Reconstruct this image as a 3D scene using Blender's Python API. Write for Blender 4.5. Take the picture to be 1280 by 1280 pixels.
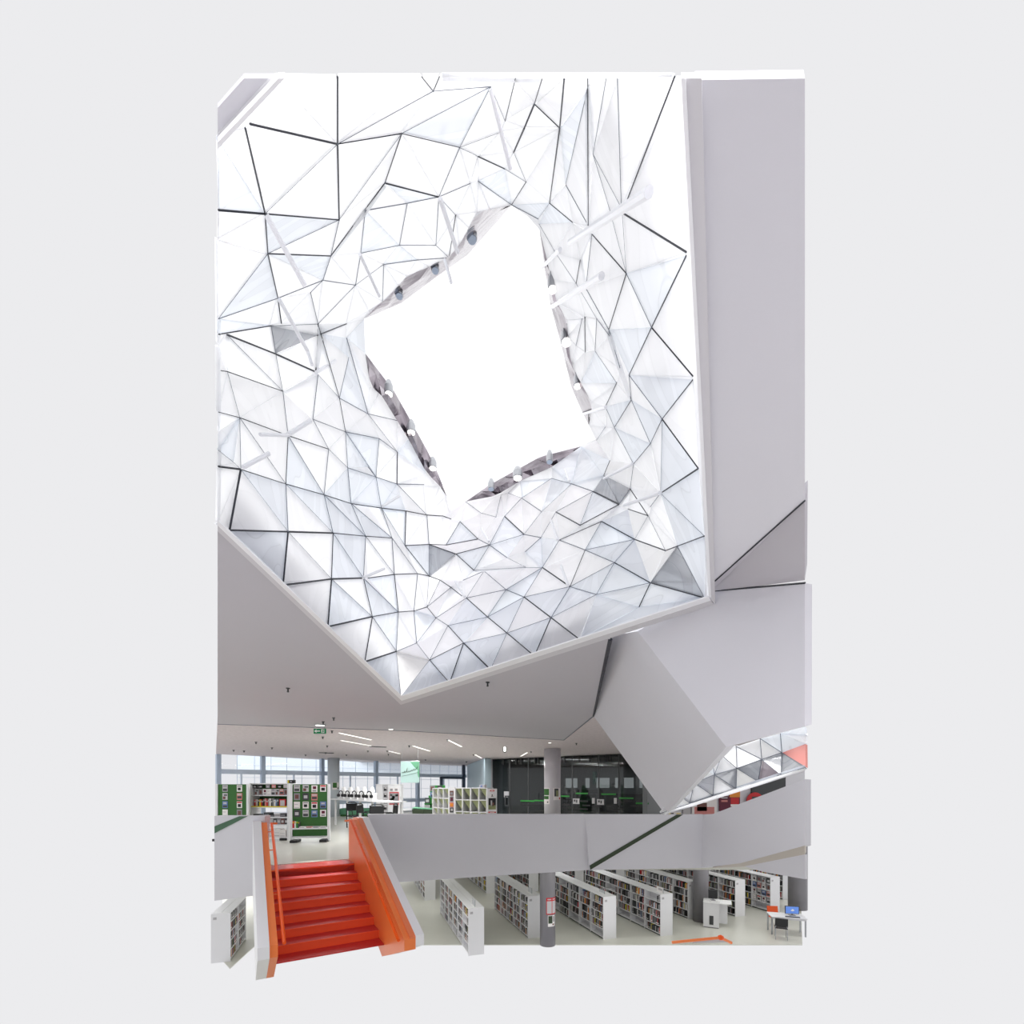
import bpy, bmesh, math, random
from mathutils import Vector, Matrix
from mathutils.geometry import delaunay_2d_cdt

for o in list(bpy.data.objects):
    bpy.data.objects.remove(o)
SC = bpy.context.scene
COL = SC.collection

# ---------------------------------------------------------------- camera
F, CX, HY, EYE = 570.0, 640.0, 982.0, 1.65      # focal length (px), centre, horizon, eye above the upper floor
cd = bpy.data.cameras.new('camera')
cam = bpy.data.objects.new('camera', cd)
COL.objects.link(cam)
cam.location = (0, 0, EYE)
cam.rotation_euler = (math.pi / 2, 0, 0)
cd.sensor_width = 36
cd.lens = F / 1280 * 36
cd.shift_y = (HY - 640) / 1280
cd.clip_end = 300
SC.camera = cam

# ---------------------------------------------------------------- sky, sun, exposure
wd = bpy.data.worlds.new('overcast')
SC.world = wd
wd.use_nodes = True
bg = wd.node_tree.nodes['Background']
bg.inputs[0].default_value = (0.838, 0.838, 0.855, 1)
bg.inputs[1].default_value = 1.0
sl = bpy.data.lights.new('sun', 'SUN')
sl.energy = 3.9
sl.angle = math.radians(40)
sun = bpy.data.objects.new('sun', sl)
COL.objects.link(sun)
sun.rotation_euler = (math.radians(-28), math.radians(-6), 0)
SC.view_settings.view_transform = 'Standard'
SC.view_settings.look = 'None'
SC.view_settings.gamma = 1
SC.view_settings.exposure = 0.0
SC.view_settings.use_curve_mapping = False
SC.cycles.max_bounces = 10
SC.cycles.transparent_max_bounces = 16
SC.cycles.use_denoising = True

# ---------------------------------------------------------------- materials
def lin(c):
    return tuple(((x / 255) / 12.92 if x / 255 < .04045 else ((x / 255 + .055) / 1.055) ** 2.4) for x in c)

def mat(name, rgb, rough=.5, metal=0.0, spec=.5, emit=0, noise=0, nscale=5, bump=0, bscale=200):
    m = bpy.data.materials.new(name)
    m.use_nodes = True
    nt = m.node_tree
    b = nt.nodes['Principled BSDF']
    c = lin(rgb)
    b.inputs['Base Color'].default_value = (*c, 1)
    b.inputs['Roughness'].default_value = rough
    b.inputs['Metallic'].default_value = metal
    b.inputs['Specular IOR Level'].default_value = spec
    if emit:
        b.inputs['Emission Color'].default_value = (*c, 1)
        b.inputs['Emission Strength'].default_value = emit
    tc = None
    if noise or bump:
        tc = nt.nodes.new('ShaderNodeTexCoord')
    if noise:
        n = nt.nodes.new('ShaderNodeTexNoise')
        n.inputs['Scale'].default_value = nscale
        n.inputs['Detail'].default_value = 4
        r = nt.nodes.new('ShaderNodeMixRGB')
        r.blend_type = 'MULTIPLY'
        r.inputs['Color1'].default_value = (*c, 1)
        rp = nt.nodes.new('ShaderNodeValToRGB')
        rp.color_ramp.elements[0].position = .3
        rp.color_ramp.elements[0].color = (1 - noise,) * 3 + (1,)
        rp.color_ramp.elements[1].position = .7
        nt.links.new(tc.outputs['Object'], n.inputs['Vector'])
        nt.links.new(n.outputs['Fac'], rp.inputs['Fac'])
        nt.links.new(rp.outputs['Color'], r.inputs['Color2'])
        r.inputs['Fac'].default_value = 1
        nt.links.new(r.outputs['Color'], b.inputs['Base Color'])
    if bump:
        n2 = nt.nodes.new('ShaderNodeTexNoise')
        n2.inputs['Scale'].default_value = bscale
        bn = nt.nodes.new('ShaderNodeBump')
        bn.inputs['Strength'].default_value = bump
        bn.inputs['Distance'].default_value = .01
        nt.links.new(tc.outputs['Object'], n2.inputs['Vector'])
        nt.links.new(n2.outputs['Fac'], bn.inputs['Height'])
        nt.links.new(bn.outputs['Normal'], b.inputs['Normal'])
    return m

M = {}
M['paint'] = mat('white_paint', (212, 211, 217), .6, noise=.03, nscale=.8)
M['ceil'] = mat('ceiling_paint', (186, 183, 189), .8, noise=.02, nscale=.6)  # same white paint, darkened to put the ceiling's shade into its colour
M['perf'] = mat('perforated_board', (216, 206, 208), .8, noise=.16, nscale=9)
M['rim'] = mat('rim_white', (240, 240, 243), .4)
M['fascia'] = mat('fascia_grey', (206, 204, 208), .5)
M['joint'] = mat('joint_dark', (34, 38, 48), .6)
M['joint_pale'] = mat('joint_pale', (96, 103, 116), .5)
M['floor_up'] = mat('floor_resin', (214, 214, 204), .22, noise=.05, nscale=.5)
M['floor_low'] = mat('floor_resin_low', (216, 216, 206), .3, noise=.06, nscale=.7)
M['orange'] = mat('orange_lacquer', (250, 134, 72), .33, noise=.05, nscale=2)
M['orange_lt'] = mat('orange_cap', (236, 128, 84), .4)
M['rail'] = mat('orange_rail', (250, 92, 10), .3)
M['red'] = mat('red_riser', (248, 94, 50), .4)
M['carpet'] = mat('gallery_floor', (205, 203, 205), .9)
M['gallery'] = mat('gallery_paint', (180, 177, 182), .8)
M['lip'] = mat('beige_lip', (196, 188, 180), .45)
M['column_l'] = mat('column_pale_grey', (196, 204, 210), .35)
M['tread'] = mat('red_tread', (206, 46, 44), .5, noise=.25, nscale=60)
M['landing'] = mat('red_landing', (196, 74, 72), .2)
M['steel'] = mat('steel', (170, 172, 176), .35, metal=.6)
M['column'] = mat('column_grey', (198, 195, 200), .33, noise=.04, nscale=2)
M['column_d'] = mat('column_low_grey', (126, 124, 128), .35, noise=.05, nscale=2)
M['green'] = mat('green_felt', (58, 108, 52), .8, noise=.1, nscale=12)
M['green_d'] = mat('dark_green', (52, 66, 46), .6)
M['green_l'] = mat('left_green', (70, 104, 80), .6)
M['green_b'] = mat('bright_green', (40, 140, 50), .5)
M['olive'] = mat('olive_green', (140, 146, 104), .6)
M['shelf'] = mat('shelf_white', (228, 228, 230), .4, noise=.02, nscale=3)
M['shelf_in'] = mat('shelf_inner', (206, 205, 208), .5)
M['black'] = mat('black', (22, 22, 24), .5)
M['dark'] = mat('dark_grey', (62, 64, 66), .5)
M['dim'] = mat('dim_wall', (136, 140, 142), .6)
M['frame'] = mat('window_frame', (180, 194, 212), .4, metal=.2)  # lightened to put the glow round the panes into the colour
M['frame_d'] = mat('dark_frame', (78, 88, 104), .4)
M['band'] = mat('transom_band', (206, 218, 234), .45)  # window glow put into this colour too
M['white'] = mat('white_plastic', (240, 240, 240), .35)
M['paper'] = mat('paper', (236, 232, 230), .7)
M['redp'] = mat('print_red', (196, 40, 46), .6)
M['pink'] = mat('print_pink', (206, 130, 126), .6)
M['plum'] = mat('print_plum', (96, 26, 52), .6)
M['orangep'] = mat('print_orange', (226, 140, 50), .6)
M['yellow'] = mat('print_yellow', (226, 206, 20), .6)
M['blue'] = mat('print_blue', (104, 130, 178), .6)
M['grey'] = mat('print_grey', (140, 138, 142), .6)
M['grey_l'] = mat('print_light_grey', (190, 188, 190), .6)
M['brown'] = mat('print_brown', (110, 72, 66), .6)
M['salmon'] = mat('salmon_panel', (232, 150, 140), .4)
M['chair_o'] = mat('orange_seat', (216, 82, 26), .5)
M['exit'] = mat('exit_green', (0, 120, 72), .4, emit=.25)
M['screen'] = mat('screen_blue', (84, 120, 190), .3, emit=.7)
M['lamp'] = mat('lamp_glow', (255, 252, 246), .4, emit=2.2)
M['tube'] = mat('tube_white', (234, 235, 240), .3)
M['banner'] = mat('banner_pale', (176, 206, 200), .7)
M['banner_g'] = mat('banner_green', (96, 158, 122), .7)
M['bluewall'] = mat('pale_blue_wall', (190, 208, 218), .6)

def custom(name):
    m = bpy.data.materials.new(name)
    m.use_nodes = True
    nt = m.node_tree
    for n in list(nt.nodes):
        nt.nodes.remove(n)
    out = nt.nodes.new('ShaderNodeOutputMaterial')
    return m, nt, out

def glass(name, tint, gloss=.12, rough=.02):
    m, nt, out = custom(name)
    t = nt.nodes.new('ShaderNodeBsdfTransparent')
    t.inputs[0].default_value = (*tint, 1)
    g = nt.nodes.new('ShaderNodeBsdfGlossy')
    g.inputs['Roughness'].default_value = rough
    mx = nt.nodes.new('ShaderNodeMixShader')
    mx.inputs[0].default_value = gloss
    nt.links.new(t.outputs[0], mx.inputs[1])
    nt.links.new(g.outputs[0], mx.inputs[2])
    nt.links.new(mx.outputs[0], out.inputs[0])
    return m

M['glass'] = glass('window_glass', (.985, .99, 1.0), .03)
M['tglass'] = glass('tinted_glass', (.44, .465, .465), .05)
M['acrylic'] = glass('acrylic', (.92, .93, .95), .12)

def film(name, col, trans, gloss, rough, refl_swirl):
    """Lit-through white film: translucent body, glossy face wobbling with wide round swirls."""
    m, nt, out = custom(name)
    tc = nt.nodes.new('ShaderNodeTexCoord')
    ns = nt.nodes.new('ShaderNodeTexNoise')
    ns.inputs['Scale'].default_value = 1.1
    ns.inputs['Detail'].default_value = 0.5
    ns.inputs['Distortion'].default_value = 1.2
    nt.links.new(tc.outputs['Object'], ns.inputs['Vector'])
    mul = nt.nodes.new('ShaderNodeMath')
    mul.operation = 'MULTIPLY'
    mul.inputs[1].default_value = 34
    sn = nt.nodes.new('ShaderNodeMath')
    sn.operation = 'SINE'
    nt.links.new(ns.outputs['Fac'], mul.inputs[0])
    nt.links.new(mul.outputs[0], sn.inputs[0])
    rp = nt.nodes.new('ShaderNodeValToRGB')
    e = rp.color_ramp.elements
    e[0].position = .0
    e[0].color = (*[c * (1 - refl_swirl * .35) for c in col], 1)
    e[1].position = .75
    e[1].color = (*col, 1)
    e2 = e.new(.12)
    e2.color = (*[c * (1 - refl_swirl) for c in col], 1)
    e3 = e.new(.2)
    e3.color = (*[c * (1 - refl_swirl * .2) for c in col], 1)
    nt.links.new(sn.outputs[0], rp.inputs['Fac'])
    df = nt.nodes.new('ShaderNodeBsdfDiffuse')
    tr = nt.nodes.new('ShaderNodeBsdfTranslucent')
    gl = nt.nodes.new('ShaderNodeBsdfGlossy')
    gl.inputs['Roughness'].default_value = rough
    bn = nt.nodes.new('ShaderNodeBump')
    bn.inputs['Strength'].default_value = .5
    bn.inputs['Distance'].default_value = .05
    nt.links.new(ns.outputs['Fac'], bn.inputs['Height'])
    nt.links.new(bn.outputs['Normal'], gl.inputs['Normal'])
    for s in (df, tr):
        nt.links.new(rp.outputs['Color'], s.inputs['Color'])
    m1 = nt.nodes.new('ShaderNodeMixShader')
    m1.inputs[0].default_value = trans
    m2 = nt.nodes.new('ShaderNodeMixShader')
    m2.inputs[0].default_value = gloss
    nt.links.new(df.outputs[0], m1.inputs[1])
    nt.links.new(tr.outputs[0], m1.inputs[2])
    nt.links.new(m1.outputs[0], m2.inputs[1])
    nt.links.new(gl.outputs[0], m2.inputs[2])
    nt.links.new(m2.outputs[0], out.inputs[0])
    return m

M['film'] = film('clear_white_film', (.985, .99, 1.0), .9, .06, .08, .07)
M['film_b'] = film('soft_blue_film', (.91, .945, .99), .8, .11, .08, .14)
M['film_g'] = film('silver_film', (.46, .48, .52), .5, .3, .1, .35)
M['film_t'] = film('warm_film', (.93, .91, .89), .7, .15, .1, .08)
M['mirror'] = mat('mirror_film', (186, 180, 186), .14, metal=1.0, bump=1.0, bscale=5, noise=.6, nscale=4)  # mottle in the colour stands in for broken reflections
M['mirror'].node_tree.nodes['Principled BSDF'].inputs['Specular Tint'].default_value = (.36, .34, .36, 1)
M['roofglass'] = film('roof_glazing', (.98, .98, .98), .92, .02, .3, .0)  # diffusing sheet added to whiten the roof opening
M['screenfilm'] = film('facade_mesh', (.92, .96, 1.0), .88, .0, .3, .0)

# ---------------------------------------------------------------- builders
def at(u, v, D):
    return Vector(((u - CX) / F * D, D, EYE - (v - HY) / F * D))

def onz(u, v, z):
    return at(u, v, (EYE - z) * F / (v - HY))

def finish(name, me, mats, parent=None):
    for m in (mats if isinstance(mats, (list, tuple)) else [mats]):
        me.materials.append(M[m] if isinstance(m, str) else m)
    o = bpy.data.objects.new(name, me)
    COL.objects.link(o)
    if parent is not None:
        o.parent = parent
    return o

class MB:
    """collects boxes, tubes and prisms for ONE mesh object"""
    def __init__(s):
        s.v, s.f, s.m = [], [], []
    def face(s, idx, mi=0):
        s.f.append(idx); s.m.append(mi)
    def hexa(s, p, mi=0):               # 8 points: bottom ring 0-3, top ring 4-7
        n = len(s.v)
        s.v += [tuple(q) for q in p]
        for f in ((3, 2, 1, 0), (4, 5, 6, 7), (0, 1, 5, 4), (1, 2, 6, 5), (2, 3, 7, 6), (3, 0, 4, 7)):
            s.face([n + i for i in f], mi)
        return s
    def box(s, x0, y0, z0, x1, y1, z1, mi=0):
        return s.hexa([(x0, y0, z0), (x1, y0, z0), (x1, y1, z0), (x0, y1, z0),
                       (x0, y0, z1), (x1, y0, z1), (x1, y1, z1), (x0, y1, z1)], mi)
    def prism(s, poly, off, mi=0):      # polygon of points extruded by the vector off
        n, k = len(s.v), len(poly)
        s.v += [tuple(p) for p in poly] + [tuple(Vector(p) + Vector(off)) for p in poly]
        s.face(list(range(n + k - 1, n - 1, -1)), mi)
        s.face(list(range(n + k, n + 2 * k)), mi)
        for i in range(k):
            j = (i + 1) % k
            s.face([n + i, n + j, n + k + j, n + k + i], mi)
        return s
    def tube(s, pts, r, k=8, mi=0, r2=None):
        pts = [Vector(p) for p in pts]
        n0 = len(s.v)
        for i, p in enumerate(pts):
            d = (pts[min(i + 1, len(pts) - 1)] - pts[max(i - 1, 0)]).normalized()
            a = d.orthogonal().normalized()
            if abs(d.z) < .9:
                a = d.cross(Vector((0, 0, 1))).normalized()
            b = d.cross(a)
            rr = r if r2 is None else r + (r2 - r) * i / (len(pts) - 1)
            for q in range(k):
                t = 2 * math.pi * q / k
                s.v.append(tuple(p + a * math.cos(t) * rr + b * math.sin(t) * rr))
        for i in range(len(pts) - 1):
            for q in range(k):
                a0 = n0 + i * k + q; a1 = n0 + i * k + (q + 1) % k
                s.face([a0, a1, a1 + k, a0 + k], mi)
        s.face([n0 + q for q in range(k - 1, -1, -1)], mi)
        s.face([n0 + (len(pts) - 1) * k + q for q in range(k)], mi)
        return s
    def lathe(s, prof, c=(0, 0, 0), k=16, mi=0):   # prof: (r, z) list
        n0 = len(s.v)
        for r, z in prof:
            for q in range(k):
                t = 2 * math.pi * q / k
                s.v.append((c[0] + r * math.cos(t), c[1] + r * math.sin(t), c[2] + z))
        for i in range(len(prof) - 1):
            for q in range(k):
                a0 = n0 + i * k + q; a1 = n0 + i * k + (q + 1) % k
                s.face([a0, a1, a1 + k, a0 + k], mi)
        s.face([n0 + q for q in range(k - 1, -1, -1)], mi)
        s.face([n0 + (len(prof) - 1) * k + q for q in range(k)], mi)
        return s
    def build(s, name, mats, parent=None, bevel=0, smooth=False):
        me = bpy.data.meshes.new(name)
        me.from_pydata(s.v, [], s.f)
        me.polygons.foreach_set('material_index', s.m)
        bm = bmesh.new()
        bm.from_mesh(me)
        bmesh.ops.recalc_face_normals(bm, faces=bm.faces)
        if bevel:
            bmesh.ops.bevel(bm, geom=list(bm.edges), offset=bevel, segments=1, affect='EDGES')
        bm.to_mesh(me)
        bm.free()
        if smooth:
            for p in me.polygons:
                p.use_smooth = len(p.vertices) == 4
        return finish(name, me, mats, parent)

def tag(o, label=None, cat=None, group=None, kind=None):
    if label: o['label'] = label
    if cat: o['category'] = cat
    if group: o['group'] = group
    if kind: o['kind'] = kind
    return o

def thing(name, label, cat, loc=(0, 0, 0), rz=0, group=None, kind=None):
    o = bpy.data.objects.new(name, None)
    COL.objects.link(o)
    o.empty_display_size = .2
    o.location = loc
    o.rotation_euler = (0, 0, rz)
    return tag(o, label, cat, group, kind)

def struct(o, label=None):
    o['kind'] = 'structure'
    if label:
        o['label'] = label
    return o

def copy_tree(o, parent=None):
    c = o.copy()
    COL.objects.link(c)
    if parent is not None:
        c.parent = parent
    for ch in list(o.children):
        copy_tree(ch, c)
    return c

def plane_of(p, q, r):
    n = (q - p).cross(r - p).normalized()
    return n, n.dot(p)

EYEP = Vector((0, 0, EYE))
def onplane(u, v, pl):
    d = Vector(((u - CX) / F, 1, -(v - HY) / F))
    n, k = pl
    return EYEP + d * ((k - n.dot(EYEP)) / n.dot(d))

def slab(name, pts, th, m, parent=None, away=None):
    """a plate with its visible face through pts, thickness th on the side turned away from the eye"""
    n = (pts[1] - pts[0]).cross(pts[2] - pts[0]).normalized()
    c = sum(pts, Vector()) / len(pts)
    if n.dot(c - EYEP) < 0:
        n = -n
    return MB().prism(pts, n * th).build(name, m, parent)

ZC = 3.1            # ceiling of the upper floor
rnd = random.Random(7)

# ================================================================ THE SETTING
xr = lambda D, u: (u - CX) / F * D
# ---- ceiling of the upper floor around the light well
def zc(u, v, z=ZC):
    return onz(u, v, z)

RIM_IN = [(502, 871), (884, 746), (849, 40)]
RIM_OUT = [(501, 881), (893, 757), (874, 40)]
smooth = [(262, 655), (500, 880), (893, 755), (905, 735), (763, 797), (742, 895), (705, 925), (500, 912), (262, 905)]
smooth = [(272, 663), (501, 879), (763, 797.5), (742, 895), (705, 925), (500, 913), (272, 905)]
o = slab('ceiling', [zc(*p) for p in smooth], .25, 'ceil')
struct(o, 'smooth grey-white ceiling under the lower edge of the light well')
ZP = ZC + .005
pf = [zc(272, 905, ZP), zc(500, 913, ZP), zc(705, 925, ZP), zc(742, 895, ZP)]
pf += [Vector((2.6, 9, ZP)), Vector((5.6, 9, ZP)), Vector((14.5, 23, ZP)), Vector((14.5, 40, ZP)), Vector((-2, 40, ZP)), Vector((xr(21, 270), 21, ZP))]
o = slab('ceiling', pf, .2, 'perf')
struct(o, 'speckled perforated ceiling reaching back to the windows')
# seam between the two, and the kink near the hanging volume
mb = MB()
mb.tube([zc(272, 905, ZC), zc(500, 913, ZC), zc(705, 925, ZC)], .012, 4)
mb.tube([zc(705, 925, ZC), zc(742, 895, ZC)], .016, 4)
struct(mb.build('trim_1', 'joint_pale'), 'thin seam between the smooth and the perforated ceiling')
struct(MB().tube([zc(763, 799, ZC), zc(742, 895, ZC)], .022, 4).build('trim_2', 'joint'), 'dark joint where the hanging volume meets the ceiling')

# ---- hanging facets to the right of the light well
a_, c_, e_ = at(797, 789, 4.25), at(742, 895, 9.5), at(908, 934, 3.71)
P4 = plane_of(a_, c_, e_)
f_ = at(893, 742, 3.575)
P3 = plane_of(a_, e_, f_)
g_ = at(1006, 729, 3.035)
rim_top = zc(874, 98)
g2_ = at(1006, 628, 2.43)
P1 = plane_of(zc(893, 740), rim_top, g2_)
o = slab('ceiling', [onplane(760, 796, P4), a_, e_, onplane(832, 1019, P4), c_], .12, 'paint')
struct(o, 'grey slanted face of the hanging volume pointing down at the parapet')
o = slab('ceiling', [onplane(797, 789, P3), onplane(885, 740, P3), onplane(1006, 729, P3), onplane(1006, 907.5, P3), e_], .1, 'paint')
struct(o, 'light steep face of the hanging volume under the corner of the light well')
pts = [onplane(870, 100, P1), onplane(887, 740, P1), onplane(894, 725, P1), onplane(1006, 624, P1), onplane(1006, 98, P1)]
o = slab('ceiling', pts, .02, 'paint')
struct(o, 'tall lavender-grey panel beside the right edge of the light well')
o = slab('ceiling', [onplane(893, 726, P1), onplane(1006, 626, P1), g_ + Vector((0, 0, .02)), onplane(888, 740, P3)], .12, 'ceil')
struct(o, 'narrow grey triangle between two dark joints right of the light well')
mb = MB()
mb.tube([onplane(894, 725.5, P1) - Vector((0, 0, .004)), onplane(1006, 625, P1) - Vector((0, 0, .004))], .006, 4)
mb.tube([onplane(890, 739, P3) - Vector((0, .006, 0)), onplane(1006, 729, P3) - Vector((0, .006, 0))], .007, 4)
struct(mb.build('trim_3', 'joint'), 'dark joints bordering the narrow triangle')

# ---- slabs and floors
low = EYE - 6.05                        # lower floor
UP = [onz(438, 1073.5, 0), Vector((xr(10.5, 460), 10.55, 0)), Vector((6.4, 10.55, 0)), Vector((9.6, 15.5, 0)), Vector((14.5, 23, 0)), Vector((14.5, 40, 0)), Vector((-2, 40, 0)), Vector((xr(21.3, 270), 21.3, 0)),
      Vector((xr(9.2, 272), 9.2, 0)), onz(344, 1081, 0)]
n = len(UP)
o = MB().prism(UP, (0, 0, -.3)).build('floor', 'floor_up')
struct(o, 'glossy pale resin floor of the upper level')
LF = [Vector((xr(15.8, 278), 15.8, low)), Vector((xr(15.8, 303), 15.1, low)), Vector((xr(17.35, 320), 17.35, low)), Vector((xr(17.35, 1003), 17.35, low)), Vector((xr(34, 1000), 34, low)), Vector((xr(34, 278), 34, low))]
o = MB().prism(LF, (0, 0, -.03)).build('floor', 'floor_low')
struct(o, 'pale grey floor of the lower level under the bookcases')
o = MB().prism([Vector((-21.2, 34, low)), Vector((21.2, 34, low)), Vector((21.2, 34.2, low)), Vector((-21.2, 34.2, low))], (0, 0, 4.1)).build('wall_lower_back', 'paint')
struct(o, 'white back wall of the lower level')

# ---- unseen floor, wall and roof added round the viewpoint to hold back the sky
struct(MB().box(-16, -1.8, -.3, 16, 2.9, 0).build('floor', 'carpet'), 'grey gallery floor under the viewpoint')
struct(MB().box(-1.5, -2.0, low, 16, -1.8, ZC + .4).build('wall_gallery', 'gallery'), 'wall at the back of the gallery behind the viewpoint')
struct(MB().box(-16, -2.0, ZC + .4, 16, .75, ZC + .6).build('ceiling', 'gallery'), 'roof over the gallery behind the viewpoint')

struct(MB().box(-16, -2.0, low - .2, 16, 11.3, low).build('floor', 'floor_low'), 'near part of the lower floor below the stair')  # added out of view to stop light coming up from below
gl_ = bpy.data.lights.new('gallery_light', 'AREA')  # made-up lamp out of view, brightening the near panels by bounce
gl_.shape = 'RECTANGLE'; gl_.size = 6; gl_.size_y = .3; gl_.energy = 150
go = bpy.data.objects.new('gallery_light', gl_); COL.objects.link(go)
go.location = (2, .2, ZC + .36)

# unseen fill lamps added under the upper slab to brighten the lower floor
for lx, ly in ((-3.5, 15.5), (3.5, 15.5), (10, 18.5), (-5, 23), (3.5, 23), (12, 25)):
    ll = bpy.data.lights.new('lower_level_light', 'AREA')
    ll.shape = 'RECTANGLE'; ll.size = 4; ll.size_y = .4; ll.energy = 62
    lo = bpy.data.objects.new('lower_level_light', ll); COL.objects.link(lo)
    lo.location = (lx, ly, -.36)

# ---- parapets of the bridge
def facet(name, pix, th, m, label, parent=None):
    o = slab(name, [at(*p) for p in pix], th, m, parent)
    return struct(o, label)

facet('wall_parapet', [(459, 1018, 10.3), (730, 1018, 10.3), (610, 1095.3, 10.36), (497.5, 1103, 10.36)], .14, 'paint', 'white faceted parapet running from the orange stair')
facet('wall_parapet', [(730, 1018, 10.3), (733.5, 1030, 10.32), (737, 1087.5, 10.42), (609, 1095.4, 10.36)], .14, 'paint', 'triangular facet of the parapet left of its crease')
facet('wall_parapet', [(730, 1018, 10.3), (879, 1018, 10.3), (877, 1085, 10.3), (737, 1087.5, 10.3), (732, 1028, 10.3)], .14, 'paint', 'parapet piece crossed by a dark green stripe')
PC = plane_of(at(879, 1018, 10.3), at(877, 1085, 10.3), at(1006, 1015, 7.9))
def pface(pix, pl, th, m, label):
    return struct(slab('wall_parapet', [onplane(u, v, pl) for u, v in pix], th, m), label)
pface([(879, 1018), (891, 1017.5), (1006, 974), (1006, 1057), (925, 1079), (877, 1085)], PC, .14, 'paint', 'parapet piece rising towards the right edge')
PD = plane_of(onplane(906, 1081.5, PC), onplane(1006, 1057, PC), onplane(940, 1078, PC) + Vector((.0, .25, -.12)))
pface([(890, 1085), (906, 1081.5), (1006, 1057), (1006, 1068), (930, 1083)], PD, .06, 'lip', 'beige lower lip of the rising parapet')
PE = plane_of(onplane(930, 1083, PD), onplane(1006, 1068, PD), onplane(1006, 1068, PD) + Vector((-.4, 1.2, -.9)))
pface([(930, 1083), (1006, 1068), (1006, 1099), (955, 1090)], PE, .06, 'paint', 'grey underside behind the lip of the rising parapet')
# green stripe let into the parapet
mb = MB()
s0, s1, s2, s3 = [at(*p) for p in ((737, 1082, 10.285), (846, 1018.3, 10.285), (854, 1018.3, 10.285), (738, 1087.3, 10.285))]
mb.prism([s0, s1, s2, s3], (0, .05, 0))
struct(mb.build('trim_4', 'green_d'), 'dark green diagonal stripe in the parapet')
# top rail of the parapet
facet('wall_left_parapet', [(268, 1020, 9.0), (331, 1020, 8.98), (325.5, 1118.5, 9.0), (268, 1126, 9.0)], .2, 'paint', 'white parapet block left of the orange stair')
mb = MB().prism([at(268, 1033, 8.985), at(299, 1020.3, 8.985), at(309, 1020.3, 8.97), at(268, 1041.5, 8.985)], (0, .04, 0))
struct(mb.build('trim_5', 'green_l'), 'green diagonal stripe in the left parapet block')
# ---- window wall
def win(u):
    vt = 943.3 + .0433 * (u - 283.5)
    D = (ZC - EYE) * F / (HY - vt)
    return Vector(((u - CX) / F * D, D, 0))

WB = [273, 328.5, 402.5, 470, 522, 584]
wdir = (win(584) - win(273)).normalized()
wn = Vector((wdir.y, -wdir.x, 0))       # towards the room
if wn.y > 0: wn = -wn
for i in range(5):
    p0, p1 = win(WB[i]), win(WB[i + 1])
    L = (p1 - p0).length
    w = thing('window_%d' % (i + 1), 'tall glazed bay %s of the far window wall' % ['at the left end', 'over the middle bookcase', 'behind the high table', 'behind the green banner', 'with a dark door frame'][i], None,
              p0, math.atan2(wdir.y, wdir.x), kind='structure')
    MB().box(-.09, -.12, 0, .09, .12, ZC).build('mullion', 'frame', w)
    if i == 2:
        MB().box(.5, -.1, 0, .64, .1, ZC).build('mullion', 'frame', w)
    MB().box(.09, -.06, 2.2, L - .09, .06, 2.42).build('transom', 'band', w)
    MB().box(.09, -.06, .62, L - .09, .06, .84).build('transom', 'band', w)
    MB().box(.09, -.1, 0, L - .09, .1, .1).build('sill', 'rim', w)
    MB().box(.09, -.01, .1, L - .09, .01, 2.2).build('pane', 'glass', w)
    MB().box(.09, -.01, 2.42, L - .09, .01, ZC).build('pane', 'glass', w)
    k = 3 if L > 5 else 2
    for j in range(1, k):
        MB().box(L * j / k - .03, -.05, .1, L * j / k + .03, .05, 2.2).build('mullion', 'band', w)
    if i == 4:
        x0 = L * .42
        mbd = MB().box(x0, -.14, 0, x0 + .16, .0, 2.2).box(L - .5, -.14, 0, L - .3, .0, ZC).box(x0, -.14, 2.1, L - .3, 0, 2.25)
        mbd.build('door_frame', 'frame_d', w)
# woven screen of the facade outside: pale sheet above, wires in front of the open sky below
ws = thing('wall_facade_screen', 'pale mesh screen of the outer facade beyond the windows', None, win(273) - wn * 1.6, math.atan2(wdir.y, wdir.x), kind='structure')
LL = (win(584) - win(273)).length
MB().box(1.2, -.01, 2.4, LL + 3, .01, 4.6).build('sheet', 'screenfilm', ws)
mb = MB()
for i in range(int(LL / .8) + 1):
    mb.box(1.2 + i * .8, -.05, 0, 1.2 + i * .8 + .018, -.02, 4.6)
for j in range(7):
    mb.box(1.2, -.05, .2 + j * .62, LL + 3, -.02, .2 + j * .62 + .016)
o = mb.build('wire', 'band', ws)
o['kind'] = 'stuff'
# pale blue wall, white pier and the glazed room
p0 = win(584)
q1 = onz(606, 947.5, ZC); q1.z = 0
struct(MB().prism([p0, q1, q1 + Vector((.3, .6, 0)), p0 + Vector((.3, .6, 0))], (0, 0, ZC)).build('wall_back', 'bluewall'), 'pale blue wall right of the windows')
pt = [onz(u, v, ZC) for u, v in ((604, 948.6), (613.5, 948.6))]
struct(MB().prism([Vector((pt[0].x, pt[0].y, 0)), Vector((pt[1].x, pt[1].y, 0)), Vector((pt[1].x + .8, pt[1].y + 2, 0)), Vector((pt[0].x, pt[0].y + 2, 0))], (0, 0, ZC)).build('wall_pier', 'paint'), 'white pier at the left end of the glass partition')
g0 = onz(613.5, 949, ZC); g0.z = 0
g1 = onz(772, 942.3, ZC); g1.z = 0
gd = (g1 - g0).normalized()
GL = (g1 - g0).length + 1.2
room = thing('wall_glass_partition', 'dark tinted glass partition with a dim room behind it', None, g0, math.atan2(gd.y, gd.x), kind='structure')
nj = [.0]
for u in (637.5, 660.5, 682, 715.5, 748.5, 773.5):
    # where the ray through u meets the partition line
    r = Vector(((u - CX) / F, 1))
    den = gd.x * r.y - gd.y * r.x
    t = (r.x * g0.y - r.y * g0.x) / den
    nj.append(t)
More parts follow.
